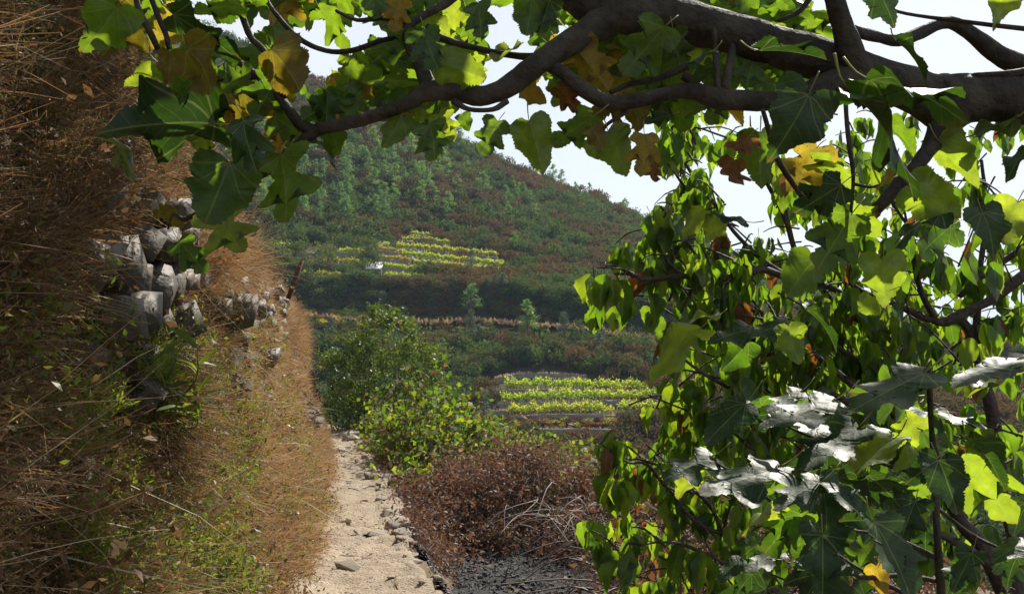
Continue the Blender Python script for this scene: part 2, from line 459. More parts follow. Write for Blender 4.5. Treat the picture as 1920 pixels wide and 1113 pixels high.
def gz(X, Y): return max(near(X, Y), hill(X, Y)) if Y > 35 else near(X, Y)

def sheet(name, xs, ys, fn, mat, uvs=False):
    nx, ny = len(xs), len(ys)
    V = np.array([(x, y, fn(x, y)) for y in ys for x in xs])
    I = np.arange(nx * ny).reshape(ny, nx)
    F = np.stack([I[:-1, :-1], I[:-1, 1:], I[1:, 1:], I[1:, :-1]], -1).reshape(-1, 4)
    mb = MB(); mb.add(V, F)
    return mb.obj(name, mat, smooth=True)

xs = np.concatenate([np.linspace(-60, -7, 20), np.arange(-6, 6, .22), np.linspace(6.2, 60, 40)])
ys = np.concatenate([np.linspace(-60, -3, 20), np.arange(-2, 26, .3), np.linspace(26.5, 40, 18)])
g = sheet('ground', xs, ys, near, M['ground'])
setp(g, 'brown littered ground falling away beside the footpath', 'ground', kind='structure')
xs = np.concatenate([np.linspace(-420, -90, 60), np.arange(-88, 130, 2.2), np.linspace(133, 700, 90)])
ys = np.concatenate([np.linspace(39, 98, 24), np.arange(100, 284, 2.0), np.linspace(287, 700, 50)])
h = sheet('hillside', xs, ys, lambda x, y: max(near(x, y) - .12, hill(x, y)), M['hill'])
setp(h, 'scrub covered valley slope rising to the ridge', 'hillside', kind='structure')
t = NT('sea_water')
sea_m = t.done(t.pbsdf((.02, .06, .10), .18, .5, t.noise(t.pos(), .25, 4), .25, .3))
mb = MB(); mb.add([(-7000, -400, -38.8), (7000, -400, -38.8), (7000, 7000, -38.8), (-7000, 7000, -38.8)], [(0, 1, 2, 3)])
setp(mb.obj('sea', sea_m), 'hazy blue sea beyond the end of the hill', 'sea', kind='structure')

# path: one displaced sheet following its two edges
mb = MB()
ys = np.concatenate([np.linspace(-20, 2, 30), np.arange(2.1, 30, .09), np.linspace(30.2, 32, 4)])
us = np.linspace(0, 1, 26)
V = []
for y in ys:
    a, b = float(pl(y)) - .35, float(pr(y)) + .07 * fbm(0, y, 3.2, 3, 3) + .13 * fbm(1, y, .9, 2, 8) - .02
    for u in us:
        x = a + (b - a) * u
        z = .036 * fbm(x, y, 1.8, 4, 4) + .026 * fbm(x, y, 6, 4, 6) - .03 * math.exp(-((u - .62) / .22) ** 2)
        z += .20 * max(0, (.30 - u) / .30) ** 1.6
        if u > .97: z -= .16
        V.append((x, y, z))
I = np.arange(len(V)).reshape(len(ys), len(us))
F = np.stack([I[:-1, :-1], I[:-1, 1:], I[1:, 1:], I[1:, :-1]], -1).reshape(-1, 4)
mb.add(V, F)
path = mb.obj('path', M['path'], smooth=True)
setp(path, 'pale trodden earth footpath running along the foot of the bank', 'path', kind='structure')

# stones: angular weathered chunks
def stone_mesh(i, sq=(1, 1, 1), sub=2, mat=None):
    """convex angular chunk with softened edges"""
    import bmesh
    bm = bmesh.new(); rr = random.Random(100 + i)
    for k in range(15):
        v = Vector((rr.uniform(-1, 1), rr.uniform(-1, 1), rr.uniform(-1, 1)))
        m = max(abs(c) for c in v); v = v / m * rr.uniform(.82, 1.0) if k < 11 else v.normalized()
        bm.verts.new((v.x * sq[0], v.y * sq[1], v.z * sq[2]))
    r = bmesh.ops.convex_hull(bm, input=bm.verts)
    junk = [v for v in bm.verts if not v.link_faces]
    bmesh.ops.delete(bm, geom=junk, context='VERTS')
    if sub > 1:
        bmesh.ops.bevel(bm, geom=list(bm.edges), offset=.07, segments=1, affect='EDGES', profile=.6)
        bmesh.ops.triangulate(bm, faces=list(bm.faces))
    if sub > 2:
        for _ in range(2):
            bmesh.ops.subdivide_edges(bm, edges=[e for e in bm.edges if e.calc_length() > .22], cuts=1, use_grid_fill=True)
            bmesh.ops.triangulate(bm, faces=list(bm.faces))
        ax = Vector((rr.gauss(0, .4), rr.gauss(0, .4), 1)).normalized()
        bm.normal_update()
        for v in bm.verts:
            c = v.co + Vector((i * 5.0, 0, 0)); st = (c.dot(ax) * 3.2 + .5 * mn.noise(c * 1.5)) % 1.0
            v.co += v.normal * (.13 * mn.noise(c * 1.9) + .07 * mn.noise(c * 5) + .05 * (st - .5))
    me = bpy.data.meshes.new('stone'); bm.to_mesh(me); bm.free()
    me.materials.append(mat or M['stone'])
    return me
STONES = [stone_mesh(i, sub=3) for i in range(10)]
PSTONES = [stone_mesh(i + 20, mat=M['path_stone']) for i in range(6)]

def child(name, me, parent, mat):
    o = bpy.data.objects.new(name, me); COL.objects.link(o); o.parent = parent
    o.matrix_basis = Matrix.Translation(-parent.location) @ mat
    return o
def TRS(loc, q, s): return Matrix.LocRotScale(Vector(loc), q, Vector(s))
def rq(): return Quaternion(unit(RNG.normal(size=4)).tolist())

# loose and embedded stones of the path; the rough edging on the drop side
for k in range(64):
    if k < 44:
        y = 7.0 + 16.5 * (k / 44) ** 1.15 + U(-.1, .1); x = float(pr(y)) + U(-.12, .06); s = U(.03, .10)
        z = -.02 + U(-.04, .02)
    else:
        y = U(6.9, 22); x = float(pl(y)) + U(.05, float(pr(y) - pl(y)) - .1); s = U(.025, .07); z = -.005
    q = Quaternion((0, 0, 1), U(0, 6.28)) @ Quaternion((1, 0, 0), U(-.25, .25))
    child('stone', PSTONES[k % 6], path, TRS((x, y, z), q, (s * U(1, 1.5), s * U(.7, 1.1), s * U(.25, .45))))
for (px, py, w) in [(660, 822, 42), (640, 845, 40), (700, 893, 46), (725, 895, 34), (650, 1062, 56), (745, 985, 60), (758, 1012, 44), (735, 960, 46), (662, 915, 22), (655, 818, 50), (715, 935, 28), (752, 1000, 50), (640, 1060, 36), (820, 1083, 26), (790, 1090, 18), (705, 1000, 40), (700, 870, 30), (690, 855, 26)]:
    d = ray(px, py); yy = -1.6 / d.z; c = CAM + d * yy
    s = w * yy / 1900 / 2
    child('stone', PSTONES[int(px) % 6], path, TRS((c.x, c.y, .0), Quaternion((0, 0, 1), U(-.4, .4)) @ Quaternion((1, 0, 0), U(-.15, .15)), (s * .85, s * 1.1, s * U(.35, .6))))

GRAV = [stone_mesh(80 + i, (1, .8, .6), 1, M['path_stone']) for i in range(4)]
# ------------------------------------------------------------------ the bank beside the path
PH = [-.15, 0, .2, .5, 1.0, 1.6, 2.2, 2.7, 3.0, 3.25, 3.7, 4.6, 6.5, 10, 16]
PO = [-.12, 0, .13, .23, .31, .40, .48, .62, .86, 1.25, 2.1, 3.7, 6.5, 12, 22]
def bank(y, t):
    """t: height parameter; returns the point on the bank"""
    o = np.interp(t, PH, PO)
    bul = .22 * fbm(y, t, .5, 3, 9) * min(1, t + .3) + .11 * fbm(y, t, 2.4, 3, 11) * min(1, t * 2 + .2)
    big = 1.0 + .25 * fbm(y, 0, .2, 2, 12)
    top = max(0, t - 2.6)
    x = float(pl(y)) - .20 - o * (1 if t < 2.7 else big) + bul
    z = t + .10 * fbm(y, t, .8, 2, 14) * min(1, t) + top * .12 * fbm(y, 3, .25, 2, 15)
    f = float(ss((y - 6) / 5))
    x -= .15 * f * float(ss(t / 1.6)); z *= 1 - .09 * f
    if y > 20: z -= min(z * .75, max(0, (y - 21)) * .10 * min(1, t / 2))
    return Vector((x, y, z))
ys = np.concatenate([np.linspace(-25, 1, 30), np.arange(1.2, 26, .12), np.linspace(26.3, 40, 30)])
ts = np.concatenate([np.arange(-.15, 3.3, .11), np.linspace(3.45, 16, 22)])
V = [bank(y, t_) for y in ys for t_ in ts]
I = np.arange(len(V)).reshape(len(ys), len(ts))
F = np.stack([I[:-1, :-1], I[:-1, 1:], I[1:, 1:], I[1:, :-1]], -1).reshape(-1, 4)[:, ::-1]
mb = MB(); mb.add([tuple(v) for v in V], F)
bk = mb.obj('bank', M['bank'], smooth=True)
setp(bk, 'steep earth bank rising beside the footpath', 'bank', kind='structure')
def bank_n(y, t):
    e = .12
    a = bank(y + e, t) - bank(y - e, t); b = bank(y, t + e) - bank(y, t - e)
    n = b.cross(a).normalized()
    return n if n.x > 0 else -n

EXPO = [(115, 400, 330, 640), (30, 620, 240, 760), (150, 640, 270, 760), (425, 535, 525, 640), (365, 670, 490, 760), (555, 690, 610, 800), (600, 790, 640, 830), (60, 830, 130, 960), (350, 930, 390, 990)]
def exposed(p, mg=0):
    x, y = proj(p)
    for i, (a, b, c, d) in enumerate(EXPO):
        if a - mg < x < c and b < y < d: return i + 1
    return 0
wall = empty('dry_stone_wall', (-1.3, 6, 0), 'old dry stone wall half buried under dry grass beside the path', 'stone wall')
# irregular courses of stones over the face
cells = []
t_ = .45
while t_ < 2.95:
    ch = U(.12, .2)
    y = 2.2 + U(0, .2)
    while y < 24:
        ln = U(.14, .34) * (1.0 if y < 12 else 1.25)
        cells.append((y + ln / 2, t_ + ch / 2, ln, ch)); y += ln
    t_ += ch * .92
cells = [c + (exposed(bank(c[0], c[1])),) for c in cells]
vis = [c for c in cells if c[4]]; hid = [c for c in cells if not c[4]]
RNG.shuffle(hid)
hid.sort(key=lambda c: c[0])
parts = (vis[:230] + hid[:max(0, 292 - len(vis[:230]))])
def stone_m(c):
    y, t_, ln, ch, ex = c
    p = bank(y, t_); n = bank_n(y, t_)
    tang = Vector((float(pl(y + .3) - pl(y - .3)), .6, 0)).normalized()
    up = n.cross(tang).normalized()
    rot = Matrix((n, tang, up)).transposed().to_quaternion()
    q = rot @ Quaternion((1, 0, 0), U(-.35, .35)) @ Quaternion((0, 1, 0), U(-.3, .3)) @ Quaternion((0, 0, 1), U(-.3, .3))
    proud = U(.0, .09) if ex else U(-.12, -.02)
    return TRS(p + n * (proud - .02), q, (U(.1, .15), ln * .56, ch * U(.52, .66)))
for i, c in enumerate(parts):
    child('stone', STONES[i % 10], wall, stone_m(c))
# a few large stones seen in the open face: px, py, width px, height px, tilt, distance
for (px, py, w, h_, yaw, roll, yy) in [(222, 490, 95, 150, .3, .25, 4.75), (270, 530, 105, 62, -.2, -.18, 4.65), (160, 490, 60, 66, 0, .5, 4.4), (190, 590, 62, 120, .1, .15, 4.5),
                                (200, 445, 70, 66, .3, .2, 4.8), (258, 440, 44, 90, .1, -.25, 5.1), (285, 470, 34, 66, 0, -.3, 5.2), (48, 712, 62, 46, .2, .3, 3.6), (145, 640, 52, 90, 0, -.2, 4.2), (235, 660, 60, 70, .2, .1, 4.8), (90, 900, 50, 110, 0, .3, 3.7), (365, 970, 16, 46, 0, .1, 5.6), (478, 585, 42, 62, .1, .1, 9.0), (455, 560, 34, 40, .3, .4, 9), (500, 565, 46, 34, .3, .2, 9.6), (440, 600, 28, 56, .2, .5, 8.8),
                                (420, 715, 22, 66, .1, -.2, 8.4), (400, 700, 30, 60, .1, .2, 8.0), (465, 712, 26, 30, .1, .2, 9.2), (580, 715, 24, 34, .1, .2, 17), (590, 745, 22, 30, .1, .2, 17.5), (577, 745, 18, 28, .1, .2, 17)]:
    # find the bank along the ray
    d = ray(px, py); best = None
    for y in np.arange(2.4, 24, .1):
        c = CAM + d * float(y)
        if c.z < 3.2 and c.x < bank(float(y), max(c.z, 0)).x: best = float(y); break
    y = best or yy
    c = CAM + d * (y - .02)
    s = y / 1900
    v = (CAM - c).normalized()
    q = v.to_track_quat('X', 'Z') @ Quaternion((1, 0, 0), roll) @ Quaternion((0, 0, 1), yaw)
    child('stone', STONES[int(px + py) % 10], wall, TRS(c, q, (w * s * .42, w * s * .56, h_ * s * .56)))
rest = [c for c in cells if c not in parts]
mb = MB()
bmv = [(np.array([v.co for v in m.vertices]), np.array([p.vertices[:] for p in m.polygons])) for m in [stone_mesh(60 + i, (1, 1, 1), 1) for i in range(5)]]
for i, c in enumerate(rest):
    m = np.array(stone_m(c)); v, f = bmv[i % 5]
    mb.add(v @ m[:3, :3].T + m[:3, 3], f, None, U(0, 1))
o = mb.obj('stones', M['stone'], origin=wall.location); o.location = (0, 0, 0); o.parent = wall; o['kind'] = 'stuff'

# ------------------------------------------------------------------ scattered ground cover
def proto_col(name, meshes):
    c = bpy.data.collections.new(name)
    for i, me in enumerate(meshes):
        c.objects.link(bpy.data.objects.new('%s_%d' % (name, i), me))
    return c
def scatter(name, protos, pts, rots, scl, idx, label, cat):
    me = bpy.data.meshes.new(name)
    n = len(pts)
    me.vertices.add(n); me.vertices.foreach_set('co', np.asarray(pts, float).ravel())
    a = me.attributes.new('rot', 'FLOAT_VECTOR', 'POINT'); a.data.foreach_set('vector', np.asarray(rots, float).ravel())
    a = me.attributes.new('scl', 'FLOAT_VECTOR', 'POINT'); a.data.foreach_set('vector', np.asarray(scl, float).ravel())
    a = me.attributes.new('idx', 'INT', 'POINT'); a.data.foreach_set('value', np.asarray(idx, np.int32))
    o = bpy.data.objects.new(name, me); COL.objects.link(o)
    ng = bpy.data.node_groups.new(name, 'GeometryNodeTree')
    ng.interface.new_socket('Geometry', in_out='INPUT', socket_type='NodeSocketGeometry')
    ng.interface.new_socket('Geometry', in_out='OUTPUT', socket_type='NodeSocketGeometry')
    N = ng.nodes.new
    gi, go, iop, ci = N('NodeGroupInput'), N('NodeGroupOutput'), N('GeometryNodeInstanceOnPoints'), N('GeometryNodeCollectionInfo')
    ci.inputs['Collection'].default_value = protos
    ci.inputs['Separate Children'].default_value = True
    ci.inputs['Reset Children'].default_value = True
    iop.inputs['Pick Instance'].default_value = True
    def attr(nm, typ):
        q = N('GeometryNodeInputNamedAttribute'); q.data_type = typ; q.inputs['Name'].default_value = nm
        return q.outputs['Attribute']
    lk = ng.links.new
    lk(gi.outputs[0], iop.inputs['Points']); lk(ci.outputs[0], iop.inputs['Instance'])
    e2r = N('FunctionNodeEulerToRotation'); lk(attr('rot', 'FLOAT_VECTOR'), e2r.inputs[0])
    lk(e2r.outputs[0], iop.inputs['Rotation']); lk(attr('scl', 'FLOAT_VECTOR'), iop.inputs['Scale']); lk(attr('idx', 'INT'), iop.inputs['Instance Index'])
    lk(iop.outputs[0], go.inputs[0])
    md = o.modifiers.new('scatter', 'NODES'); md.node_group = ng
    return setp(o, label, cat, kind='stuff')
def orient(ax, spin):
    q = Vector(ax).to_track_quat('Z', 'Y') @ Quaternion((0, 0, 1), spin)
    return tuple(q.to_euler())

def blade(mb, p, d, ln, w, bend, mi=0, seg=4, rnd=.5, grav=(0, 0, -1)):
    """a tapering ribbon that bends over"""
    p = np.asarray(p, float); d = unit(np.asarray(d, float)); V = []
    side = unit(np.cross(d, RNG.normal(size=3)))
    for i in range(seg + 1):
        t_ = i / seg
        ww = w * (1 - .8 * t_) * .5
        V += [p - side * ww, p + side * ww]
        d = unit(d + np.asarray(grav) * bend / seg + RNG.normal(size=3) * .09)
        p = p + d * ln / seg
    F = [(2 * i, 2 * i + 1, 2 * i + 3, 2 * i + 2) for i in range(seg)]
    mb.add(V, F, None, rnd, mi)
    return p

def tuft_mesh(i, n=46, spread=.9, ln=(.12, .34), w=.0055, mat='straw', bend=.7, heads=False):
    mb = MB()
    for k in range(n):
        a = U(0, 6.283); s = spread * math.sqrt(U(0, 1))
        d = (math.cos(a) * s, math.sin(a) * s, 1)
        r0 = .06 * math.sqrt(U(0, 1))
        e = blade(mb, (math.cos(a) * r0, math.sin(a) * r0, -.03), d, U(*ln), w * U(.6, 1.3), bend * U(.2, 1.3), rnd=U(0, .35), grav=(math.cos(a) * .6, math.sin(a) * .6, -.5))
        if heads and k % 3 == 0:
            kites(mb, np.repeat(e[None], 8, 0), rdir(8), rdir(8), .016, .014, U(.3, .6))
    return mb.mesh('dry_grass_tuft', M[mat])
def twig_mesh(i, n=26, mat='twig', leafy=True):
    mb = MB()
    for k in range(n):
        a = U(0, 6.283); s = 1.2 * U(.1, 1)
        d = np.array((math.cos(a) * s, math.sin(a) * s, U(.2, 1)))
        p = np.array((U(-.08, .08), U(-.08, .08), -.03))
        ln = U(.12, .36)
        blade(mb, p, d, ln, .005 * U(.5, 1.1), U(-.3, .9), rnd=U(0, .4), seg=5)
        dd = unit(d)
        for j in range(5):
            q = p + dd * ln * U(.25, .95)
            e = blade(mb, q, dd + RNG.normal(size=3) * .7, U(.05, .13), .0026, U(-.2, .6), rnd=U(0, .4), seg=2)
            if leafy:
                m_ = 6
                kites(mb, q + (e - q) * RNG.uniform(.1, 1.1, (m_, 1)), rdir(m_), rdir(m_), RNG.uniform(.008, .016, m_), RNG.uniform(.002, .005, m_), RNG.uniform(0, .5, m_))
    return mb.mesh('heath_twigs', M[mat])
def sprig_mesh(i, mat='sprig', n=7, hgt=.16, lf=(.014, .03)):
    mb = MB()
    for k in range(n):
        a = U(0, 6.283); d = np.array((math.cos(a) * U(.1, .7), math.sin(a) * U(.1, .7), 1)); d = unit(d)
        h_ = hgt * U(.6, 1.2); m_ = 22
        tt = RNG.uniform(.15, 1, m_)[:, None]
        C = np.array((U(-.03, .03), U(-.03, .03), 0)) + d * tt * h_
        kites(mb, C, rdir(m_, .6) + d * .3, rdir(m_), RNG.uniform(*lf, m_), RNG.uniform(.004, .008, m_) * (lf[1] / .03), RNG.uniform(0, .5, m_))
        blade(mb, C[0] * 0, d, h_, .003, 0, seg=2)
    return mb.mesh('sprig', M[mat])

def litter_mesh(i, mat='leaf_litter', l0=.018, l1=.045):
    mb = MB()
    for k in range(6):
        d = rdir(1, .6)[0]; blade(mb, (0, 0, -.03), d, U(.1, .26), .004, .5, rnd=U(0, .4), seg=3)
        m_ = 11; Q = d * RNG.uniform(.03, .24, (m_, 1)) + RNG.normal(size=(m_, 3)) * .035
        kites(mb, Q, rdir(m_, .1), rdir(m_, .8), RNG.uniform(l0, l1, m_), RNG.uniform(l0 * .5, l1 * .5, m_), RNG.uniform(0, .5, m_), bend=.12)
    return mb.mesh('litter', M[mat])
def far_mesh(i):
    mb = MB()
    for k in range(34):
        a = U(0, 6.283); s = 1.3 * math.sqrt(U(0, 1))
        blade(mb, (math.cos(a) * .05, math.sin(a) * .05, -.02), (math.cos(a) * s, math.sin(a) * s, 1), U(.08, .22), .011 * U(.6, 1.3), 1.2 * U(.2, 1.3), rnd=U(0, .35), grav=(math.cos(a) * .6, math.sin(a) * .6, -.5), seg=3)
    return mb.mesh('matted_tuft', M['far_straw'])
def bank_pts(n, y0, y1, t0, t1, near_bias=1.5, keep=None):
    out = []
    while len(out) < n:
        y = y0 + (y1 - y0) * U(0, 1) ** near_bias; t_ = U(t0, t1)
        p = bank(y, t_)
        if keep and not keep(p, y, t_): continue
        out.append((p, bank_n(y, t_), y, t_))
    return out
def bank_scatter(name, protos, pts, smin, smax, up, label, cat, lift=0.0):
    n = len(protos.objects)
    pp, rr, sc_, ix = [], [], [], []
    for p, nn, y, t_ in pts:
        fl = fbm(y, t_, 1.5, 2, 90); f2 = fbm(y, t_, 1.2, 2, 95)
        um = (up[0] + up[1]) / 2; ua = (up[1] - up[0])
        ax = nn * (.55 + .3 * f2) + Vector((U(-.15, .15) + .3 * fl, -.9 * fl + U(-.2, .2), um + ua * .9 * f2 + U(-.2, .2)))
        pp.append(p + nn * lift); rr.append(orient(ax, U(0, 6.28)))
        s = U(smin, smax) * (1 + .008 * y); sc_.append((s, s, s)); ix.append(int(U(0, n - .001)))
    return scatter(name, protos, pp, rr, sc_, ix, label, cat)
def keep_grass(p, y, t_):
    ex = exposed(p, 25)
    if ex and t_ > .35: return U(0, 1) < (.14 if ex in (1, 4) else .42)
    x, yy = proj(p)
    return 1
def clumpy(keep):
    def f(p, y, t_):
        return keep(p, y, t_) and fbm(y * 1.0, t_ * 1.6, 1.6, 3, 80) + U(-.25, .25) > -.12
    return f
pp, rr, sc_, ix = [], [], [], []
for k in range(1500):
    y = 6.6 + 17 * U(0, 1) ** 1.4; u = U(0, 1) ** (.55 if k % 2 else 1.6); x = float(pl(y)) - .15 + (float(pr(y) - pl(y)) + .2) * u
    s = .004 + .016 * U(0, 1) ** 3
    pp.append((x, y, .012 + .2 * max(0, float(pl(y)) + .1 - x) ** 1.2)); rr.append((U(-.2, .2), U(-.2, .2), U(0, 6.28))); sc_.append((s, s, s * .4)); ix.append(k % 4)
scatter('gravel', proto_col('grav', GRAV), pp, rr, sc_, ix, 'loose gravel chips lying on the footpath', 'gravel')
TUFT = proto_col('tuft', [tuft_mesh(i) for i in range(5)])
STALK = proto_col('stalk', [tuft_mesh(i, 7, 1.0, (.35, .75), .0042, 'pale_stalk', .9, i == 0) for i in range(5)])
HAIR = proto_col('hair', [tuft_mesh(i, 60, 1.3, (.06, .2), .0042, 'straw', 1.3) for i in range(4)])
TWIG = proto_col('twigs', [twig_mesh(i) for i in range(5)])
HEAD = proto_col('heads', [tuft_mesh(i, 22, .7, (.12, .30), .004, 'straw', .3, True) for i in range(3)])
SPRIG = proto_col('sprigs', [sprig_mesh(i) for i in range(4)])
DULL = proto_col('dull', [twig_mesh(i, 18, 'oldgreen') for i in range(4)])
bank_scatter('dry_grass', TUFT, bank_pts(1500, 1.6, 25, .0, 3.3, 1.5, clumpy(keep_grass)), .7, 1.2, (-.7, .5), 'dry straw coloured grass covering the bank', 'dry grass')
def keep_hair(p, y, t_):
    x, yy = proj(p)
    if exposed(p) and U(0, 1) < (.85 if exposed(p) == 1 else .6): return 0
    return y > 4.2 or t_ < 1.2
bank_scatter('matted_grass', HAIR, bank_pts(1300, 3.2, 9, -.02, 2.7, 1.1, clumpy(keep_hair)), .8, 1.25, (-.8, .1), 'matted orange brown grass hanging over the bank', 'dry grass')
def keep_twig(p, y, t_):
    if exposed(p, 45): return U(0, 1) < .06
    x, yy = proj(p)
    return x < 330 or t_ > 2.3 or U(0, 1) < .25
bank_scatter('far_grass', proto_col('fartuft', [far_mesh(i) for i in range(4)]), bank_pts(4200, 6.5, 25, -.04, 3.0, 1.2, clumpy(keep_hair)), .8, 1.3, (-.8, .2), 'thick brown grass over the far half of the bank', 'dry grass')
bank_scatter('heath_twigs', TWIG, bank_pts(1350, 1.4, 24, .2, 4.6, 1.9, clumpy(keep_twig)), .6, 1.2, (-.5, .6), 'tangled dry heath twigs hanging over the bank', 'dry heath')
bank_scatter('pale_stalks', STALK, bank_pts(200, 1.8, 12, .2, 3.6, 1.3, lambda p, y, t_: not exposed(p, 60)), .6, 1.2, (-.5, .9), 'long pale dry stalks sticking out of the bank', 'dry stalks')
bank_scatter('leaf_litter', proto_col('litter', [litter_mesh(i) for i in range(4)]), bank_pts(800, 1.6, 20, -.05, 3.2, 1.5, clumpy(keep_grass)), .6, 1.2, (-.3, .5), 'brown dead leaves and litter caught on the bank', 'leaf litter')
bank_scatter('leafy_weeds', proto_col('weeds', [litter_mesh(i, 'weed', .016, .034) for i in range(4)]), bank_pts(420, 2.2, 11, .05, 2.2, 1.4, lambda p, y, t_: not exposed(p, 30) and proj(p)[1] > 560 and fbm(y, t_, 1.1, 2, 99) > .0), .6, 1.2, (.0, .9), 'clumps of small leaved green weeds on the bank', 'weeds', .04)
bank_scatter('seed_heads', HEAD, bank_pts(420, 6, 22, 2.75, 3.6, 1.2), .7, 1.15, (.1, .9), 'dry seed heads along the upper edge of the bank', 'dry grass')
bank_scatter('dull_heath', DULL, bank_pts(900, 2.0, 12, .1, 2.4, 1.7, lambda p, y, t_: (not exposed(p)) and proj(p)[0] < 430 and proj(p)[1] > 560), .4, .8, (.2, .9), 'dull olive green weeds low on the bank', 'weeds')
bank_scatter('olive_heath', DULL, bank_pts(420, 2.2, 9, 1.6, 4.8, 1.4, lambda p, y, t_: (not exposed(p, 30)) and proj(p)[0] < 340 and proj(p)[1] < 430 and fbm(y, t_, 1.0, 2, 120) > -.1), .5, 1.0, (.1, .9), 'dark olive heath on the shaded upper bank', 'heath')
bank_scatter('green_sprigs', SPRIG, bank_pts(560, 2.2, 9, .05, 1.9, 1.6, lambda p, y, t_: 60 < proj(p)[0] < 470 and proj(p)[1] > 690), .5, 1.1, (.4, 1), 'small feathery green weeds low on the bank', 'weeds', .05)
bank_scatter('bank_shrubbery', proto_col('bshrub', [sprig_mesh(i, 'shrub_green', 16, .55, (.02, .045)) for i in range(3)]), bank_pts(240, 3.4, 8, 3.1, 5.2, 1.2, lambda p, y, t_: 110 < proj(p)[0] < 420), .6, 1.1, (.5, 1), 'green heath bushes growing on top of the bank', 'bushes')
# ------------------------------------------------------------------ far slope: terraces, huts, trees, scrub
def hit(px, py, y0=62.0, y1=300.0, dz=0.0):
    d = ray(px, py); y = y0
    while y < y1:
        c = CAM + d * y
        if c.z < hill(c.x, y) + dz: return c
        y += .5
    return CAM + d * 268
def on_hill(x, y): return Vector((x, y, hill(x, y)))

TERR = []
C_KIND = {}           # boxes in plan that the scrub keeps clear of
def terrace(front, wall_h, depth, label, n_in=3, dry=False):
    pts = []
    for px, py in front:
        c = hit(px, py + 7, dz=.35)
        pts.append(P(px, py, c.y))
    C = catmull(pts, n_in * 3) if len(pts) > 2 else np.array([np.array(pts[0]) + (np.array(pts[1]) - np.array(pts[0])) * k / 12 for k in range(13)])
    C[:, 2] += np.array([.06 * fbm(c[0], 0, .7, 2, 20) for c in C])
    n = len(C)
    root = empty('terrace', Vector(C[n // 2]), label, 'terrace', 'stone walled terraces across the valley')
    th = .42
    mb = MB(); V = []; rows = 7
    for i, c in enumerate(C):
        for k in range(rows):                     # rough stone face
            f = k / (rows - 1)
            V.append((c[0] + U(-.05, .05), c[1] - .12 * f + U(-.09, .09), c[2] - wall_h * f))
        V.append((c[0], c[1] + th, c[2] + U(-.04, .04))); V.append((c[0], c[1] + th + .05, c[2] - wall_h))
    m = rows + 2
    F = []
    for i in range(n - 1):
        for k in range(rows - 1): F.append((i * m + k, (i + 1) * m + k, (i + 1) * m + k + 1, i * m + k + 1))
        F.append((i * m + rows, (i + 1) * m + rows, (i + 1) * m, i * m))
        F.append((i * m + rows + 1, (i + 1) * m + rows + 1, (i + 1) * m + rows, i * m + rows))
    mb.add(V, F)
    mb.obj('stone_wall', M['far_wall'], root, origin=root.location)
    mb = MB(); V = []
    for c in C:
        V += [(c[0], c[1] + th - .02, c[2] - .05), (c[0], c[1] + depth, c[2] - .02)]
    mb.add(V, [(2 * i, 2 * i + 2, 2 * i + 3, 2 * i + 1) for i in range(n - 1)])
    # straw tufts along the lip, coloured bright as if catching the light
    kk = n * (26 if dry else 9)
    t = RNG.uniform(0, n - 1.001, kk); i0 = t.astype(int); B = C[i0] + (C[i0 + 1] - C[i0]) * (t - i0)[:, None]
    B = B + np.stack([np.zeros(kk), RNG.uniform(.0, depth * (.9 if dry else .35), kk), np.zeros(kk)], 1)
    mb.obj('earth_bed', M['straw_ground'], root, origin=root.location)
    mb = MB(); kites(mb, B, rdir(kk, 1.2), rdir(kk), RNG.uniform(.12, .4, kk), RNG.uniform(.08, .2, kk), RNG.uniform(0, 1, kk))
    o = mb.obj('dry_grass', M['far_straw'], root, origin=root.location); o['kind'] = 'stuff'
    TERR.append((C[:, 0].min() - .6, C[:, 0].max() + .6, C))
    return root, C, depth

def vine_row(C, px0, px1, dy, hgt, mat, label, dens=1.0):
    """a row of trained vines on a terrace, between two columns of the photograph"""
    xs_ = np.array([proj(c)[0] for c in C])
    sel = np.linspace(px0, px1, 60)
    order = np.argsort(xs_)
    B = np.stack([np.interp(sel, xs_[order], C[order, k]) for k in range(3)], 1)
    ln = np.linalg.norm(B[-1] - B[0])
    root = B[len(B) // 2].copy(); root[1] += dy
    mb = MB()
    nplant = int(ln / .42)
    for k in range(nplant):
        f = (k + U(-.3, .3)) / max(1, nplant - 1); f = min(max(f, 0), 1)
        b = B[int(f * (len(B) - 1))] + np.array((0, dy + U(-.12, .12), 0))
        hh = (1.3 if b[2] < 5 else .88) * hgt * (U(.75, 1.15) + .15 * fbm(b[0], b[1], .5, 2, 30))
        tube(mb, [b + (0, 0, -.1), b + (U(-.08, .08), 0, hh * .4), b + (U(-.1, .1), 0, hh * .75)], [.035, .028, .018], 4, 1, mi=1)
        m_ = int(76 * dens)
        Q = rdir(m_) * RNG.uniform(.3, 1, (m_, 1)) * np.array((.5, .8 if b[2] < 5 else .55, hh * .42)) + b + np.array((0, 0, hh * .62))
        kites(mb, Q, rdir(m_, -.2), rdir(m_, .6), RNG.uniform(.16, .3, m_), RNG.uniform(.15, .27, m_), RNG.uniform(0, .6, m_))
        m_ = 4
        kites(mb, np.repeat((b + np.array((0, 0, hh * .9)))[None], m_, 0) + RNG.normal(size=(m_, 3)) * .12, rdir(m_, 1.0), rdir(m_), RNG.uniform(.25, .5, m_), .1, RNG.uniform(.3, .9, m_))
    o = mb.obj('vine_row', [M[mat], M['bark']], origin=root)
    return setp(o, label, 'vine row', 'rows of vines on the terraces')

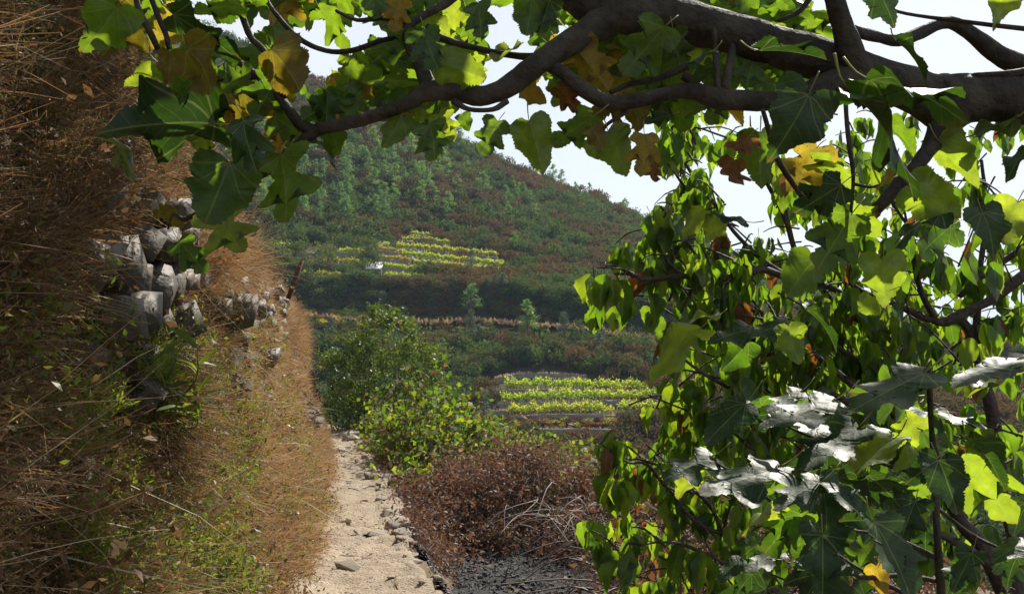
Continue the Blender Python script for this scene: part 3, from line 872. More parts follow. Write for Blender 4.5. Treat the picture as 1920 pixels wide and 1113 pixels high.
SPEC = [   # front edge in the photograph, wall height, depth, terrace label, [(px0, px1, rows, vine height, material, label)]
 ([(770, 440), (788, 441), (806, 444)], 1.0, 3.0, 'smallest terrace at the very top of the upper vineyard', [(772, 804, 2, 1.0, 'vine', 'short vine row at the very top of the upper vineyard')]),
 ([(752, 451), (800, 453), (846, 460)], 1.1, 3.2, 'second terrace from the top of the upper vineyard', [(757, 838, 2, 1.1, 'vine', 'vine row just below the topmost short row of the upper vineyard')]),
 ([(742, 464), (830, 471), (934, 482)], 1.2, 3.4, 'terrace of the upper vineyard with wire fence posts above it', [(746, 932, 2, 1.25, 'vine', 'long vine row below the fence posts in the upper vineyard')]),
 ([(752, 480), (840, 488), (942, 499)], 1.2, 3.4, 'middle one of the three long terraces in the upper vineyard', [(757, 940, 2, 1.25, 'vine', 'middle one of the three long vine rows in the upper vineyard')]),
 ([(770, 496), (850, 502), (947, 510)], 1.2, 3.4, 'lowest long terrace of the upper vineyard', [(775, 945, 2, 1.25, 'vine', 'lowest long vine row of the upper vineyard above brown scrub')]),
 ([(706, 458), (728, 459)], 1.0, 2.6, 'short bare terrace behind the yellow green vine block', [(711, 728, 1, .9, 'vine', 'tiny vine row behind the yellow green block of short rows')]),
 ([(706, 470), (735, 472), (762, 477)], 1.2, 3.0, 'topmost of the short terraces uphill from the hut', [(710, 758, 2, 1.0, 'vine_yellow', 'topmost yellow green short row uphill from the hut')]),
 ([(706, 486), (735, 487), (770, 492)], 1.2, 3.0, 'second of the short terraces uphill from the hut', [(711, 768, 2, 1.0, 'vine_yellow', 'second yellow green short row uphill from the hut')]),
 ([(708, 502), (740, 503), (780, 507)], 1.2, 3.0, 'short terrace level with the roof of the hut', [(716, 778, 2, 1.0, 'vine', 'short vine row level with the roof of the hut')]),
 ([(716, 521), (756, 521), (796, 524)], 1.2, 3.0, 'short terrace beside the doorway side of the hut', [(720, 793, 2, 1.1, 'vine', 'green vine row at the foot of the hut wall')]),
 ([(556, 474), (620, 473), (690, 474)], 1.3, 3.0, 'dry terrace with an orange earth lip beyond the hut', [(636, 680, 1, 1.0, 'vine', 'thin vine row on the dry terrace beyond the hut')]),
 ([(566, 494), (620, 493), (700, 495)], 1.3, 3.0, 'terrace with yellow vines just above the low shed', [(600, 670, 2, 1.0, 'vine_yellow', 'yellow vine row just above the low shed')]),
 ([(550, 518), (600, 518), (640, 518)], 1.3, 3.0, 'terrace on which the low shed stands', [(560, 634, 1, 1.0, 'vine', 'green vine row beside the low shed')]),
 ([(470, 462), (510, 461), (546, 463)], 1.0, 3.0, 'upper of two terraces nearest the bank edge', [(470, 540, 1, .9, 'vine', 'upper of two vine rows that end at the bank edge')]),
 ([(470, 474), (510, 473), (550, 476)], 1.0, 3.0, 'lower of two terraces nearest the bank edge', [(470, 545, 1, .9, 'vine', 'lower of two vine rows that end at the bank edge')]),
 ([(926, 709), (973, 700), (1040, 700), (1100, 704)], 1.1, 2.6, 'bare grey wall at the top of the lower vineyard', []),
 ([(930, 731), (1000, 729), (1115, 729)], 1.1, 3.0, 'highest planted terrace of the lower vineyard', [(950, 1108, 2, 1.05, 'vine', 'highest vine row of the lower vineyard')]),
 ([(936, 757), (1040, 753), (1130, 753)], 1.15, 3.2, 'middle planted terrace of the lower vineyard', [(944, 1126, 2, 1.15, 'vine', 'middle vine row of the lower vineyard, the tallest')]),
 ([(950, 780), (1039, 776), (1155, 778)], 1.2, 3.2, 'lowest terrace of the lower vineyard with a pale capped wall', [(956, 1146, 2, 1.1, 'vine', 'lowest vine row above the pale capped wall')]),
 ([(826, 773), (870, 773), (930, 770), (954, 770)], 1.3, 3.4, 'dry terrace with a round olive bush before its wall', [(833, 884, 1, 1.0, 'vine_yellow', 'thin yellow vine row on the dry terrace by the round bush')]),
 ([(1112, 732), (1160, 732), (1215, 733)], 1.0, 3.0, 'highest terrace behind the cherry leaves in the lower vineyard', [(1115, 1210, 1, 1.0, 'vine', 'highest vine row partly behind the cherry leaves')]),
 ([(1122, 750), (1170, 750), (1300, 748)], 1.0, 3.0, 'middle terrace behind the cherry leaves in the lower vineyard', [(1126, 1290, 1, 1.0, 'vine', 'middle vine row partly behind the cherry leaves')]),
 ([(1160, 772), (1200, 771), (1300, 770)], 1.1, 3.0, 'lowest terrace behind the cherry leaves in the lower vineyard', [(1166, 1300, 1, 1.0, 'vine', 'lowest vine row partly behind the cherry leaves')]),
 ([(905, 806), (1000, 803), (1160, 804)], 1.3, 3.6, 'unplanted terrace of reddish dry grass under the lower vineyard', 'dry'),
 ([(1020, 838), (1080, 836), (1180, 836)], 1.3, 3.4, 'lowest overgrown terrace of dry grass above the brambles', 'dry'),
]
TOP = {}
for fr, wh, dp, lab, rows in SPEC:
    root, C, dp = terrace(fr, wh * .85, 1.6 if fr[0][0] < 600 else dp * .85, lab, dry=(rows == 'dry'))
    TOP[lab] = C
    if rows == 'dry': C_KIND[id(TERR[-1][2])] = 'dry'; continue
    for (a, b, nr, hh, mt, vl) in rows:
        if nr == 1: vine_row(C, a, b, 1.0, hh, mt, vl)
        else:
            # two lines planted close together grow into one hedge
            o1 = vine_row(C, a, b, .8, hh, mt, vl)
            pass

# the track along the slope: a level sheet with a dry grass verge
mb = MB(); X_ = np.arange(-120, 130, 2.0)
V = []
for x in X_:
    y = road_y(x); z = hill(x, y) + .25
    V += [(x, y - 1.4, z - .05), (x, y - 1.2, z), (x, y + 2.2, z), (x, y + 2.8, z + .3)]
mb.add(V, [(4 * i + k, 4 * i + 4 + k, 4 * i + 5 + k, 4 * i + 1 + k) for i in range(len(X_) - 1) for k in range(3)])
setp(mb.obj('road', M['straw_ground']), 'level track with a dry grass verge crossing the slope', 'track', kind='structure')
mb = MB(); kk = 5200
x = RNG.uniform(-90, 110, kk); y = np.array([road_y(a) for a in x]) + RNG.uniform(-2.2, .2, kk); z = np.array([hill(a, road_y(a)) for a in x]) + .15 + RNG.uniform(-.5, .1, kk)
kites(mb, np.stack([x, y, z], 1), rdir(kk, 1.5), rdir(kk), RNG.uniform(.4, .9, kk), RNG.uniform(.2, .45, kk), RNG.uniform(0, 1, kk))
setp(mb.obj('verge_grass', M['far_straw']), 'dry straw grass along the edge of the track', 'dry grass', kind='stuff')

# ---- hut and shed
def boxm(mb, x0, x1, y0, y1, z0, z1, mi=0):
    V = [(x, y, z) for z in (z0, z1) for y in (y0, y1) for x in (x0, x1)]
    mb.add(V, [(0, 2, 3, 1), (4, 5, 7, 6), (0, 1, 5, 4), (2, 6, 7, 3), (0, 4, 6, 2), (1, 3, 7, 5)], mi=mi)
def simple(name, c, rough=.7, spec=.3):
    t = NT(name); n = t.noise(t.pos(), 3, 4)
    return t.done(t.pbsdf(t.mix(t.rng(n, .3, .7, 0, .6), c, tuple(q * .6 for q in c)), rough, spec))
M['roof'] = simple('pale_sheet_roof', (.62, .60, .58), .5)
M['plaster'] = simple('grey_render', (.30, .31, .31))
M['dark'] = simple('dark_wood', (.05, .045, .04))
def hut(px0, px1, pyt, pyb, dep, name, label, door=True, slope=.5):
    c = hit((px0 + px1) / 2, pyb); s = c.y / 1900
    w, hh = (px1 - px0) * s, (pyb - pyt) * s
    r = empty(name, P((px0 + px1) / 2, pyb, c.y), label, 'hut' if door else 'shed')
    mb = MB()
    V = [(-w / 2, 0, -.5), (w / 2, 0, -.5), (w / 2, dep, -.5), (-w / 2, dep, -.5), (-w / 2, 0, hh), (w / 2, 0, hh), (w / 2, dep, hh + slope), (-w / 2, dep, hh + slope)]
    mb.add(V, [(0, 1, 5, 4), (1, 2, 6, 5), (2, 3, 7, 6), (3, 0, 4, 7)])
    mb.obj('wall', M['far_wall'] if door else M['plaster'], r)
    mb = MB(); e = .18
    sl = slope / dep
    V = []
    for z in (.03, .13):
        V += [(-w / 2 - e, -e, hh - e * sl + z), (w / 2 + e, -e, hh - e * sl + z), (w / 2 + e, dep + e, hh + slope + e * sl + z), (-w / 2 - e, dep + e, hh + slope + e * sl + z)]
    mb.add(V, [(0, 3, 2, 1), (4, 5, 6, 7), (0, 1, 5, 4), (1, 2, 6, 5), (2, 3, 7, 6), (3, 0, 4, 7)])
    mb.obj('roof', M['roof'], r)
    if door:
        mb = MB(); boxm(mb, w * .1, w * .36, -.05, .03, -.1, hh * .78); mb.obj('door', M['dark'], r)
        mb = MB(); boxm(mb, -w * .32, -w * .1, -.05, .03, hh * .35, hh * .72); mb.obj('window', M['dark'], r)
        mb = MB(); tube(mb, [(w * .3, dep * .6, hh + .2), (w * .3, dep * .6, hh + slope + .5)], [.09, .09], 6, 1); mb.obj('chimney', M['far_wall'], r)
    else:
        mb = MB(); boxm(mb, -w * .42, w * .42, -.04, .03, 0, hh * .8); mb.obj('door', M['plaster'], r)
    return r
hut(686, 713, 504, 523, 2.6, 'stone_hut', 'small stone hut with a pale sloping roof among the vines', True, 1.15)
hut(637, 657, 503, 514, 1.8, 'low_shed', 'low grey shed with a flat pale roof beside the hut', False, .35)

# ---- three workers among the vines
def worker_mesh():
    me = bpy.data.meshes.new('person')
    v = [(0, 0, .92), (0, -.02, 1.15), (0, -.04, 1.38), (0, -.05, 1.48), (0, -.07, 1.58), (0, -.07, 1.70),
         (.1, 0, .88), (.12, .02, .48), (.12, .05, .06), (.12, -.1, .02), (-.1, 0, .88), (-.12, .04, .48), (-.12, .08, .06), (-.12, -.06, .02),
         (.19, -.04, 1.36), (.25, -.08, 1.10), (.22, -.28, .98), (-.19, -.04, 1.36), (-.25, -.1, 1.10), (-.2, -.3, 1.0)]
    e = [(0, 1), (1, 2), (2, 3), (3, 4), (4, 5), (0, 6), (6, 7), (7, 8), (8, 9), (0, 10), (10, 11), (11, 12), (12, 13), (2, 14), (14, 15), (15, 16), (2, 17), (17, 18), (18, 19)]
    rad = [.15, .14, .15, .06, .09, .085, .10, .065, .045, .035, .10, .065, .045, .035, .07, .045, .035, .07, .045, .035]
    me.from_pydata(v, e, [])
    o = bpy.data.objects.new('person', me); COL.objects.link(o)
    md = o.modifiers.new('skin', 'SKIN')
    for i, d in enumerate(me.skin_vertices[0].data): d.radius = (rad[i], rad[i]); d.use_root = (i == 0)
    o.modifiers.new('sub', 'SUBSURF').levels = 1
    dg = bpy.context.evaluated_depsgraph_get()
    out = bpy.data.meshes.new_from_object(o.evaluated_get(dg))
    bpy.data.objects.remove(o)
    for n_, c in (('pale_shirt', (.45, .55, .68)), ('dark_trousers', (.06, .07, .1)), ('skin', (.42, .26, .18)), ('straw_hat', (.6, .55, .42))):
        t = NT(n_); out.materials.append(t.done(t.pbsdf(c, .8, .2)))
    for p in out.polygons:
        z = p.center.z
        p.material_index = 1 if z < .93 else 0 if z < 1.47 else 2 if z < 1.62 else 3
        if abs(p.center.x) > .16 and p.center.y < -.16: p.material_index = 2
    return out
wm_ = worker_mesh()
Cw = TOP['middle one of the three long terraces in the upper vineyard']; Cl = TOP['lowest long terrace of the upper vineyard']
for i, (C, px, rz, lab) in enumerate([(Cw, 782, .4, 'worker in a pale shirt, uphill of the two standing close together'), (Cw, 787.5, -.5, 'worker in a pale shirt, next to the uphill one by the long vine row'), (Cl, 772.5, 1.2, 'worker in a pale shirt standing alone at the end of the lower long row')]):
    xs_ = np.array([proj(c)[0] for c in C]); b = np.array([np.interp(px, xs_, C[:, k]) for k in range(3)])
    o = bpy.data.objects.new('person', wm_); COL.objects.link(o)
    o.location = (b[0], b[1] + (2.75 if i < 2 else .62), b[2] + .0); o.rotation_euler = (0, 0, rz)
    setp(o, lab, 'person', 'workers among the vines')

# ---- fence posts above the long rows
fr = empty('wire_fence', on_hill(-12, 186), 'row of thin grey fence posts above the upper vineyard', 'fence')
pb = MB(); tube(pb, [(0, 0, -.3), (0.02, 0, 1.25)], [.05, .045], 5, 1); pm = pb.mesh('post', M['bark'])
for k in range(11):
    c = hit(846 + k * 8.4, 455 + k * .9)
    child('post', pm, fr, TRS((c.x, c.y, hill(c.x, c.y)), Quaternion((0, 1, 0), U(-.1, .1)), (1, 1, U(.85, 1.1))))

# ---- trees of the slope
def pine_mesh(i, mat='pine', slim=1.0, bare=.35, dens=1.0):
    """crown of layered needle clumps, unit height"""
    cr = MB(); tr = MB()
    top = np.array((U(-.05, .05), U(-.05, .05), 1.0))
    tube(tr, [(0, 0, -.06), (U(-.01, .01), U(-.01, .01), .35), top * .7, top * .97], [.022, .018, .012, .004], 5, 2)
    for k in range(int(24 * dens)):
        f = (k + U(0, 1)) / (24 * dens); z = bare + (1 - bare) * f
        rr = .26 * slim * (1 - f) ** .75 + .035
        a = U(0, 6.283); ctr = np.array((math.cos(a), math.sin(a), 0)) * rr * U(.35, 1) + top * np.array((z, z, 0)) + np.array((0, 0, z))
        tube(tr, [top * np.array((z, z, 0)) + (0, 0, z - .04), ctr], [.007, .003], 4, 1)
        m_ = 52
        sz = (.055 + .06 * (1 - f)) * U(.8, 1.3)
        Q = rdir(m_) * RNG.uniform(.2, 1, (m_, 1)) * np.array((sz * 1.25, sz * 1.25, sz * .62)) + ctr
        kites(cr, Q, rdir(m_, .5), rdir(m_), RNG.uniform(.03, .06, m_), RNG.uniform(.012, .024, m_), RNG.uniform(0, .4, m_))
    return tr.mesh('trunk', M['bark']), cr.mesh('crown', M[mat])
def round_mesh(i, mat='shrub_green', wid=.42, low=.12, n=900, cone=0.0):
    cr = MB(); tr = MB()
    tube(tr, [(0, 0, -.06), (.01, 0, .3), (0, .01, .6)], [.03, .022, .01], 5, 2)
    nb = 16
    for k in range(nb):
        f = (k + .5) / nb; z = low + (.92 - low) * f
        rr = wid * (math.sqrt(max(0, 1 - (2 * f - .85) ** 2 / 1.7)) * (1 - cone * f))
        for j in range(3):
            a = U(0, 6.283); ctr = np.array((math.cos(a) * rr * U(.3, .8), math.sin(a) * rr * U(.3, .8), z + U(-.04, .04)))
            m_ = n // (nb * 3)
            Q = rdir(m_) * RNG.uniform(.3, 1, (m_, 1)) * (.12 * (1 - .4 * cone * f)) * U(.8, 1.3) + ctr
            kites(cr, Q, rdir(m_, .3), rdir(m_), RNG.uniform(.035, .065, m_), RNG.uniform(.02, .04, m_), RNG.uniform(0, .4, m_))
    return tr.mesh('trunk', M['bark']), cr.mesh('crown', M[mat])
PINES = [pine_mesh(i) for i in range(4)]
SLIM = [pine_mesh(i, 'pine', .6, .3, .7) for i in range(2)]
BAREP = [pine_mesh(i, 'grey_pine', .55, .45, .6) for i in range(2)]
ROUND = [round_mesh(i) for i in range(3)]
CONE = [round_mesh(i, 'grey_pine', .30, .05, 900, .75) for i in range(2)]
def tree(name, meshes, base, hgt, label, cat, group=None, wid=1.0):
    r = empty(name, base, label, cat, group)
    r.rotation_euler = (0, 0, U(0, 6.28)); r.scale = (hgt * wid, hgt * wid, hgt)
    for nm, me in zip(('trunk', 'crown'), meshes):
        o = bpy.data.objects.new(nm, me); COL.objects.link(o); o.parent = r
    return r
def rpt(px):          # a point on the ridge line under a column of the photograph
    x = (px - 960) / 1900 * 270 * 1.0
    return on_hill(x, 268.5)
GR, GS = 'pines along the ridge', 'pines scattered over the upper slope'
for px, h_, k, lab in [(1000, 40, 0, 'tall pine on the ridge beside a broad pair of pines'), (1036, 44, 1, 'broader pine of the leafy pair on the ridge'), (1052, 40, 2, 'narrower pine of the leafy pair on the ridge'), (1080, 26, 3, 'small pine just downhill of the leafy pair'),
                        (1106, 32, 0, 'isolated dense pine on the lower ridge'), (1132, 17, 1, 'smallest pine on the ridge, near the cherry twigs'), (964, 24, 2, 'little pine in the gap between two tall ridge pines'), (1168, 24, 3, 'pine on the ridge right against the cherry twigs')]:
    b = rpt(px); tree('pine_tree', PINES[k], b, h_ * 270 / 1900, lab, 'tree', GR)
for k in range(34):
    px = U(640, 960) if k < 22 else U(1090, 1500)
    b = rpt(px); yy = 268.5 - U(0, 12); b = on_hill(b.x, yy)
    tree('pine_tree', (SLIM + BAREP)[k % 4] if U(0, 1) < .6 else PINES[k % 4], b, U(4, 6.8), 'slender pine on the skyline ' + ('partly behind the fig leaves' if px < 830 else 'left open below the fig leaves' if px < 960 else 'behind the upper cherry twigs' if px < 1290 else 'far down the ridge behind dense cherry leaves'), 'tree', 'slender pines against the sky')
for px, py, h_, k, lab in [(950, 390, 42, 0, 'upright pine alone in brown heather below the ridge'), (905, 374, 52, 1, 'tall leaning pine in the middle of the brown slope'), (800, 364, 46, 2, 'spreading pine in the centre of the green grove'), (757, 347, 34, 3, 'small bright pine in the green grove'), (855, 387, 30, 0, 'low pine in heather above the vineyard'),
                            (680, 312, 40, 1, 'pine highest up the slope among dark scrub'), (772, 302, 50, 2, 'tallest pine of the upper grove'), (840, 330, 34, 3, 'pale pine at the edge of the upper grove'), (962, 478, 42, 1, 'pine at the far end of the long vine rows'), (990, 640, 76, 3, 'large bright pine standing below the track')]:
    c = hit(px, py); tree('pine_tree', PINES[k], on_hill(c.x, c.y), h_ * c.y / 1900, lab, 'tree', GS if py < 500 else None, 1.1)
n_ = 0
while n_ < 120:
    px, py = U(480, 1090), U(250, 425)
    lim = 232 + (px - 700) * .38
    if py < lim + 14 or U(0, 1) > (1.0 if px < 850 else .4): continue
    c = hit(px, py); n_ += 1
    hp = U(3.4, 6.4)
    zone = ['just under the skyline', 'halfway up the heather', 'just above the vineyard'][min(2, int((py - lim) / (440 - lim) * 3))]
    side = 'toward the bank' if px < 600 else 'over the stone hut' if px < 730 else 'over the long vine rows' if px < 900 else 'toward the cherry leaves'
    lab = '%s %s pine %s, %s' % ('tall' if hp > 5.4 else 'short' if hp < 4.3 else 'middling', 'full' if n_ % 3 else 'slim', zone, side)
    tree('pine_tree', PINES[n_ % 4] if n_ % 3 else SLIM[n_ % 2], on_hill(c.x, c.y), hp, lab, 'tree', 'small pines ' + zone + ' ' + side, U(.85, 1.2))
for px, py, h_, ms, w_, nm, lab in [
    (883, 534, 66, BAREP[0], 1, 'pine_tree', 'thin bare trunked pine before the lowest long vine row'), (883, 604, 72, PINES[2], 1.15, 'pine_tree', 'dark layered pine just above the track'), (809, 594, 44, CONE[0], 1, 'conifer_tree', 'grey conical tree on the track above the dense evergreen'),
    (1058, 648, 66, CONE[1], 1.1, 'conifer_tree', 'grey spire shaped tree next to the bright pine'), (1082, 648, 52, ROUND[0], 1.15, 'broadleaf_tree', 'rounded yellow green tree below the track'), (716, 596, 52, CONE[1], 1.3, 'conifer_tree', 'blue grey conical tree peering over the dense evergreen'), (752, 608, 34, ROUND[1], 1, 'broadleaf_tree', 'small rounded tree beside the track verge'),
    (860, 660, 46, BAREP[1], 1.3, 'pine_tree', 'half dead pine with bare limbs in the scrub'), (864, 716, 54, ROUND[2], 1.1, 'broadleaf_tree', 'grey green rounded tree beside the dense evergreen'), (906, 806, 76, CONE[0], 1.25, 'conifer_tree', 'olive green round bush standing before the dry terrace wall'), (913, 676, 38, SLIM[0], 1.1, 'pine_tree', 'light green slim sapling in the brown scrub'),
    (1168, 646, 32, ROUND[0], 1, 'broadleaf_tree', 'small tree at the far end of the track'), (925, 652, 34, CONE[1], 1.6, 'conifer_tree', 'pale grey shrub under the bright pine'), (804, 528, 44, ROUND[1], 1.5, 'broadleaf_tree', 'broad olive bush before the long vine rows'), (565, 490, 32, ROUND[2], 1.1, 'broadleaf_tree', 'bright small tree on the terrace near the bank edge'), (995, 490, 32, ROUND[0], 1.1, 'broadleaf_tree', 'green bush beyond the end of the vine rows'),
    (1190, 655, 44, ROUND[1], 1.2, 'broadleaf_tree', 'grey green tree below the track beside the cherry leaves'), (620, 640, 46, CONE[0], 1.6, 'conifer_tree', 'grey bush between the bank and the dense evergreen'), (655, 625, 50, ROUND[2], 1.2, 'broadleaf_tree', 'green tree half hidden behind the dense evergreen')]:
    c = hit(px, py); tree(nm, ms, on_hill(c.x, c.y), h_ * c.y / 1900, lab, 'tree', None, w_)

n_ = 0
while n_ < 34:
    px, py = (U(840, 1230), U(628, 705)) if n_ < 18 else (U(590, 1000), U(520, 578))
    if n_ >= 18 and px < 960 and py < 556: continue
    c = hit(px, py)
    if any(x0 < c.x < x1 and np.interp(c.x, C[:, 0], C[:, 1]) - 4 < c.y < np.interp(c.x, C[:, 0], C[:, 1]) + 3.5 for x0, x1, C in TERR): continue
    hp = U(2.2, 4.2); k = n_ % 5
    zone = ('below the track ' if n_ < 18 else 'in the dark scrub above the track ') + ('near the dense evergreen' if px < 930 else 'near the bright pine' if px < 1080 else 'near the cherry twigs')
    tree('broadleaf_tree' if k < 3 else 'conifer_tree', (ROUND + CONE)[k], on_hill(c.x, c.y), hp, ('tall' if hp > 3.4 else 'low') + (' rounded green tree ' if k < 3 else ' grey green pointed tree ') + zone, 'tree', 'small trees ' + zone, U(1.0, 1.4))
    n_ += 1
# ---- scrub
def shrub_mesh(i, mat, n=330, hgt=.85):
    mb = MB()
    nb = 7
    for k in range(nb):
        a = U(0, 6.283); rr = .5 * math.sqrt(U(0, 1)); ctr = np.array((math.cos(a) * rr, math.sin(a) * rr, hgt * U(.25, .62) * (1 - .4 * rr)))
        m_ = n // nb; s = U(.28, .42)
        Q = rdir(m_, .35) * RNG.uniform(.55, 1, (m_, 1)) * np.array((s, s, s * .85)) + ctr
        kites(mb, Q, rdir(m_, .7), rdir(m_), RNG.uniform(.09, .17, m_), RNG.uniform(.05, .09, m_), RNG.uniform(0, .45, m_))
    return mb.mesh('shrub', M[mat])
SHR = proto_col('scrub', [shrub_mesh(i, 'heather') for i in range(4)] + [shrub_mesh(i, 'shrub_green', 330, .95) for i in range(3)])
pp, rr, sc_, ix = [], [], [], []
def clear(x, y):
    for x0, x1, C in TERR:
        if x0 < x < x1:
            yc = np.interp(x, C[:, 0], C[:, 1])
            if yc - (.8 if id(C) in C_KIND else .5 if x < -22 and y > 150 else 2.0) < y < yc + (1.0 if id(C) in C_KIND else 2.0 if x < -22 else 3.2): return False
    d = y - road_y(x)
    return not (-1.8 < d < 2.4)
n_ = 0
while n_ < 15500:
    y = U(84, 276) if n_ < 12000 else (U(88, 128) if n_ < 13800 else 0); x = U(-.30, .60) * y + U(-4, 4)
    if not y: x = U(-55, 60); y = float(road_y(x)) + U(2.2, 9)
    n_ += 1
    if not clear(x, y): continue
    px, py = proj(on_hill(x, y))
    if 560 < px < 800 and 455 < py < 525 and U(0, 1) < .55: continue
    v = fbm(x, y, .045, 3, 40)
    green = U(-.5, .5) + v * 1.6 + (.2 if py > 520 else 0) - (.1 if px > 900 else 0) > -.02
    s = U(1.5, 3.5) * (1 if y < 200 else 1.15) * (.8 if y < 135 else 1)
    if 0 < y - road_y(x) < 9: s *= .75
    if -8 < y - road_y(x) < 0: s *= .5
    pp.append((x, y, hill(x, y) - .15)); rr.append((U(-.15, .15), U(-.15, .15), U(0, 6.28))); sc_.append((s * U(.9, 1.3), s * U(.9, 1.3), s * U(.8, 1.35)))
    ix.append(int(U(4, 6.999)) if green else int(U(0, 3.999)))
for k in range(2600):
    y = 27 + 62 * U(0, 1) ** .8; x = U(-.36, .62) * y
    if x < float(pr(y)) + 1.5 and y < 36: continue
    s = U(.8, 1.7)
    pp.append((x, y, gz(x, y) - .15)); rr.append((U(-.15, .15), U(-.15, .15), U(0, 6.28))); sc_.append((s * U(.9, 1.3), s * U(.9, 1.3), s * U(.8, 1.2))); ix.append(int(U(0, 6.999)))
scatter('hill_scrub', SHR, pp, rr, sc_, ix, 'brown heather and evergreen scrub covering the valley slope', 'scrub')
pp2 = []
for k in range(150):
    c = hit(U(915, 1160), U(790, 803)) if k < 100 else hit(U(1020, 1180), U(828, 842)); s = U(.7, 1.4)
    pp2.append(((c.x, c.y, hill(c.x, c.y) - .05), (0, 0, U(0, 6.28)), (s * 1.3, s, s * .75), k % 4 == 0))
scatter('russet_scrub', proto_col('rscrub', [shrub_mesh(7, 'russet'), shrub_mesh(8, 'vine_yellow')]), [q[0] for q in pp2], [q[1] for q in pp2], [q[2] for q in pp2], [int(q[3]) for q in pp2], 'russet dry bushes on the unplanted terraces', 'bushes')
# yellow bushes on the verge near the bank
pp, rr, sc_, ix = [], [], [], []
for k in range(110):
    c = hit(U(575, 690), U(588, 614)) if k < 50 else hit(U(690, 1240), U(598, 614) if k % 2 else U(612, 630)); s = U(.9, 1.7) * (1 if k < 50 else .7)
    pp.append((c.x, c.y, hill(c.x, c.y) - .1)); rr.append((0, 0, U(0, 6.28))); sc_.append((s * 1.3, s, s * .8)); ix.append(0)
scatter('yellow_scrub', proto_col('yscrub', [shrub_mesh(9, 'vine_yellow')]), pp, rr, sc_, ix, 'yellow green bushes along the track near the bank', 'bushes')
# ------------------------------------------------------------------ dense evergreen at the end of the path
tb = Vector((-3.15, 25.6, float(near(-3.15, 25.6))))
ev = empty('evergreen_tree', tb, 'dense glossy evergreen tree where the path bends out of sight', 'tree')
mb = MB(); cr = MB()
for k in range(6):
    a = k * 1.05 + U(-.3, .3)
    tube(mb, [(0, 0, -.2), (math.cos(a) * .2, math.sin(a) * .2, .6), (math.cos(a) * U(.4, .9), math.sin(a) * U(.4, .9), 2.2), (math.cos(a) * U(.2, 1.1), math.sin(a) * U(.2, 1.1), U(3.2, 4.4))], [.09, .07, .04, .012], 6, 3, .1)
mb.obj('trunk', M['bark'], ev)
def ev_r(z):        # silhouette radius over height above the base
    return np.interp(z, [-.2, 1.45, 2.0, 2.8, 3.6, 4.16, 4.5, 4.9], [1.3, 1.62, 1.72, 1.72, 1.46, .98, .55, .12])
H0 = -tb.z - .35
kk_ = 0
while kk_ < 760:
    z = U(-.2, 4.75)
    if U(0, 1) > (ev_r(z) / 1.72) ** 1.6 + .12: continue
    kk_ += 1; a = U(0, 6.283)
    r_ = ev_r(z) * (1 + .16 * fbm(a * 1.3, z, .9, 2, 50)) * math.sqrt(U(.12, 1))
    ctr = np.array((math.cos(a) * r_ + (.12 if z < 3 else -.05), math.sin(a) * r_, z + H0 * .25))
    m_ = 50; s = U(.14, .32)
    Q = ctr + rdir(m_) * RNG.uniform(.1, 1, (m_, 1)) * np.array((s, s, s * .9))
    kites(cr, Q, rdir(m_, .4), rdir(m_, .4), RNG.uniform(.06, .10, m_), RNG.uniform(.032, .052, m_), RNG.uniform(0, 1, m_), bend=.06)
cr.obj('crown', M['holm'], ev)

# ------------------------------------------------------------------ brambles, burnt ground, canes
MOUND = [  # x, y, rx, ry, height, kind 0 dead 1 green
 (.25, 12.7, 1.5, 1.7, .86, 0), (-.6, 13.4, .9, 1.6, .6, 0), (1.25, 11.6, .9, 1.5, .55, 0), (1.9, 8.2, 1.3, 1.8, .85, 0), (-.8, 11.6, .4, 1.1, .35, 0), (2.9, 6.8, 1.2, 1.5, .9, 0),
 (-1.35, 17.2, 1.05, 2.6, 1.25, 1), (-.2, 16.6, 1.3, 2.0, .78, 1), (-1.5, 14.2, .55, 1.7, .42, 1), (-2.5, 20.0, .8, 1.6, .8, 1), (1.15, 14.0, 1.2, 1.6, .58, 1), (2.3, 12.5, 1.2, 1.8, .7, 1), (.9, 18, 2, 3, .35, 1)]
def clump(i, mat, n, ln, wd, rad):
    mb = MB()
    for k in range(7):
        d = rdir(1, .5)[0]
        e = blade(mb, (0, 0, -.05), d, rad * U(1, 1.9), .006, U(0, 1.2), mi=1, rnd=U(0, .5))
        m_ = n // 7
        t_ = RNG.uniform(.1, 1.05, (m_, 1))
        Q = e * t_ + RNG.normal(size=(m_, 3)) * rad * .22
        kites(mb, Q, rdir(m_, -.1), rdir(m_, .7), RNG.uniform(*ln, m_), RNG.uniform(*wd, m_), RNG.uniform(0, .5, m_), bend=.1)
    return mb.mesh('clump', [M[mat], M['cane']])
DEAD = proto_col('dead', [clump(i, 'dead_leaf', 63, (.025, .085), (.012, .04), .2 + .03 * i) for i in range(4)])
GREEN = proto_col('green', [clump(i, 'bramble', 44, (.06, .11), (.05, .09), .22) for i in range(4)])
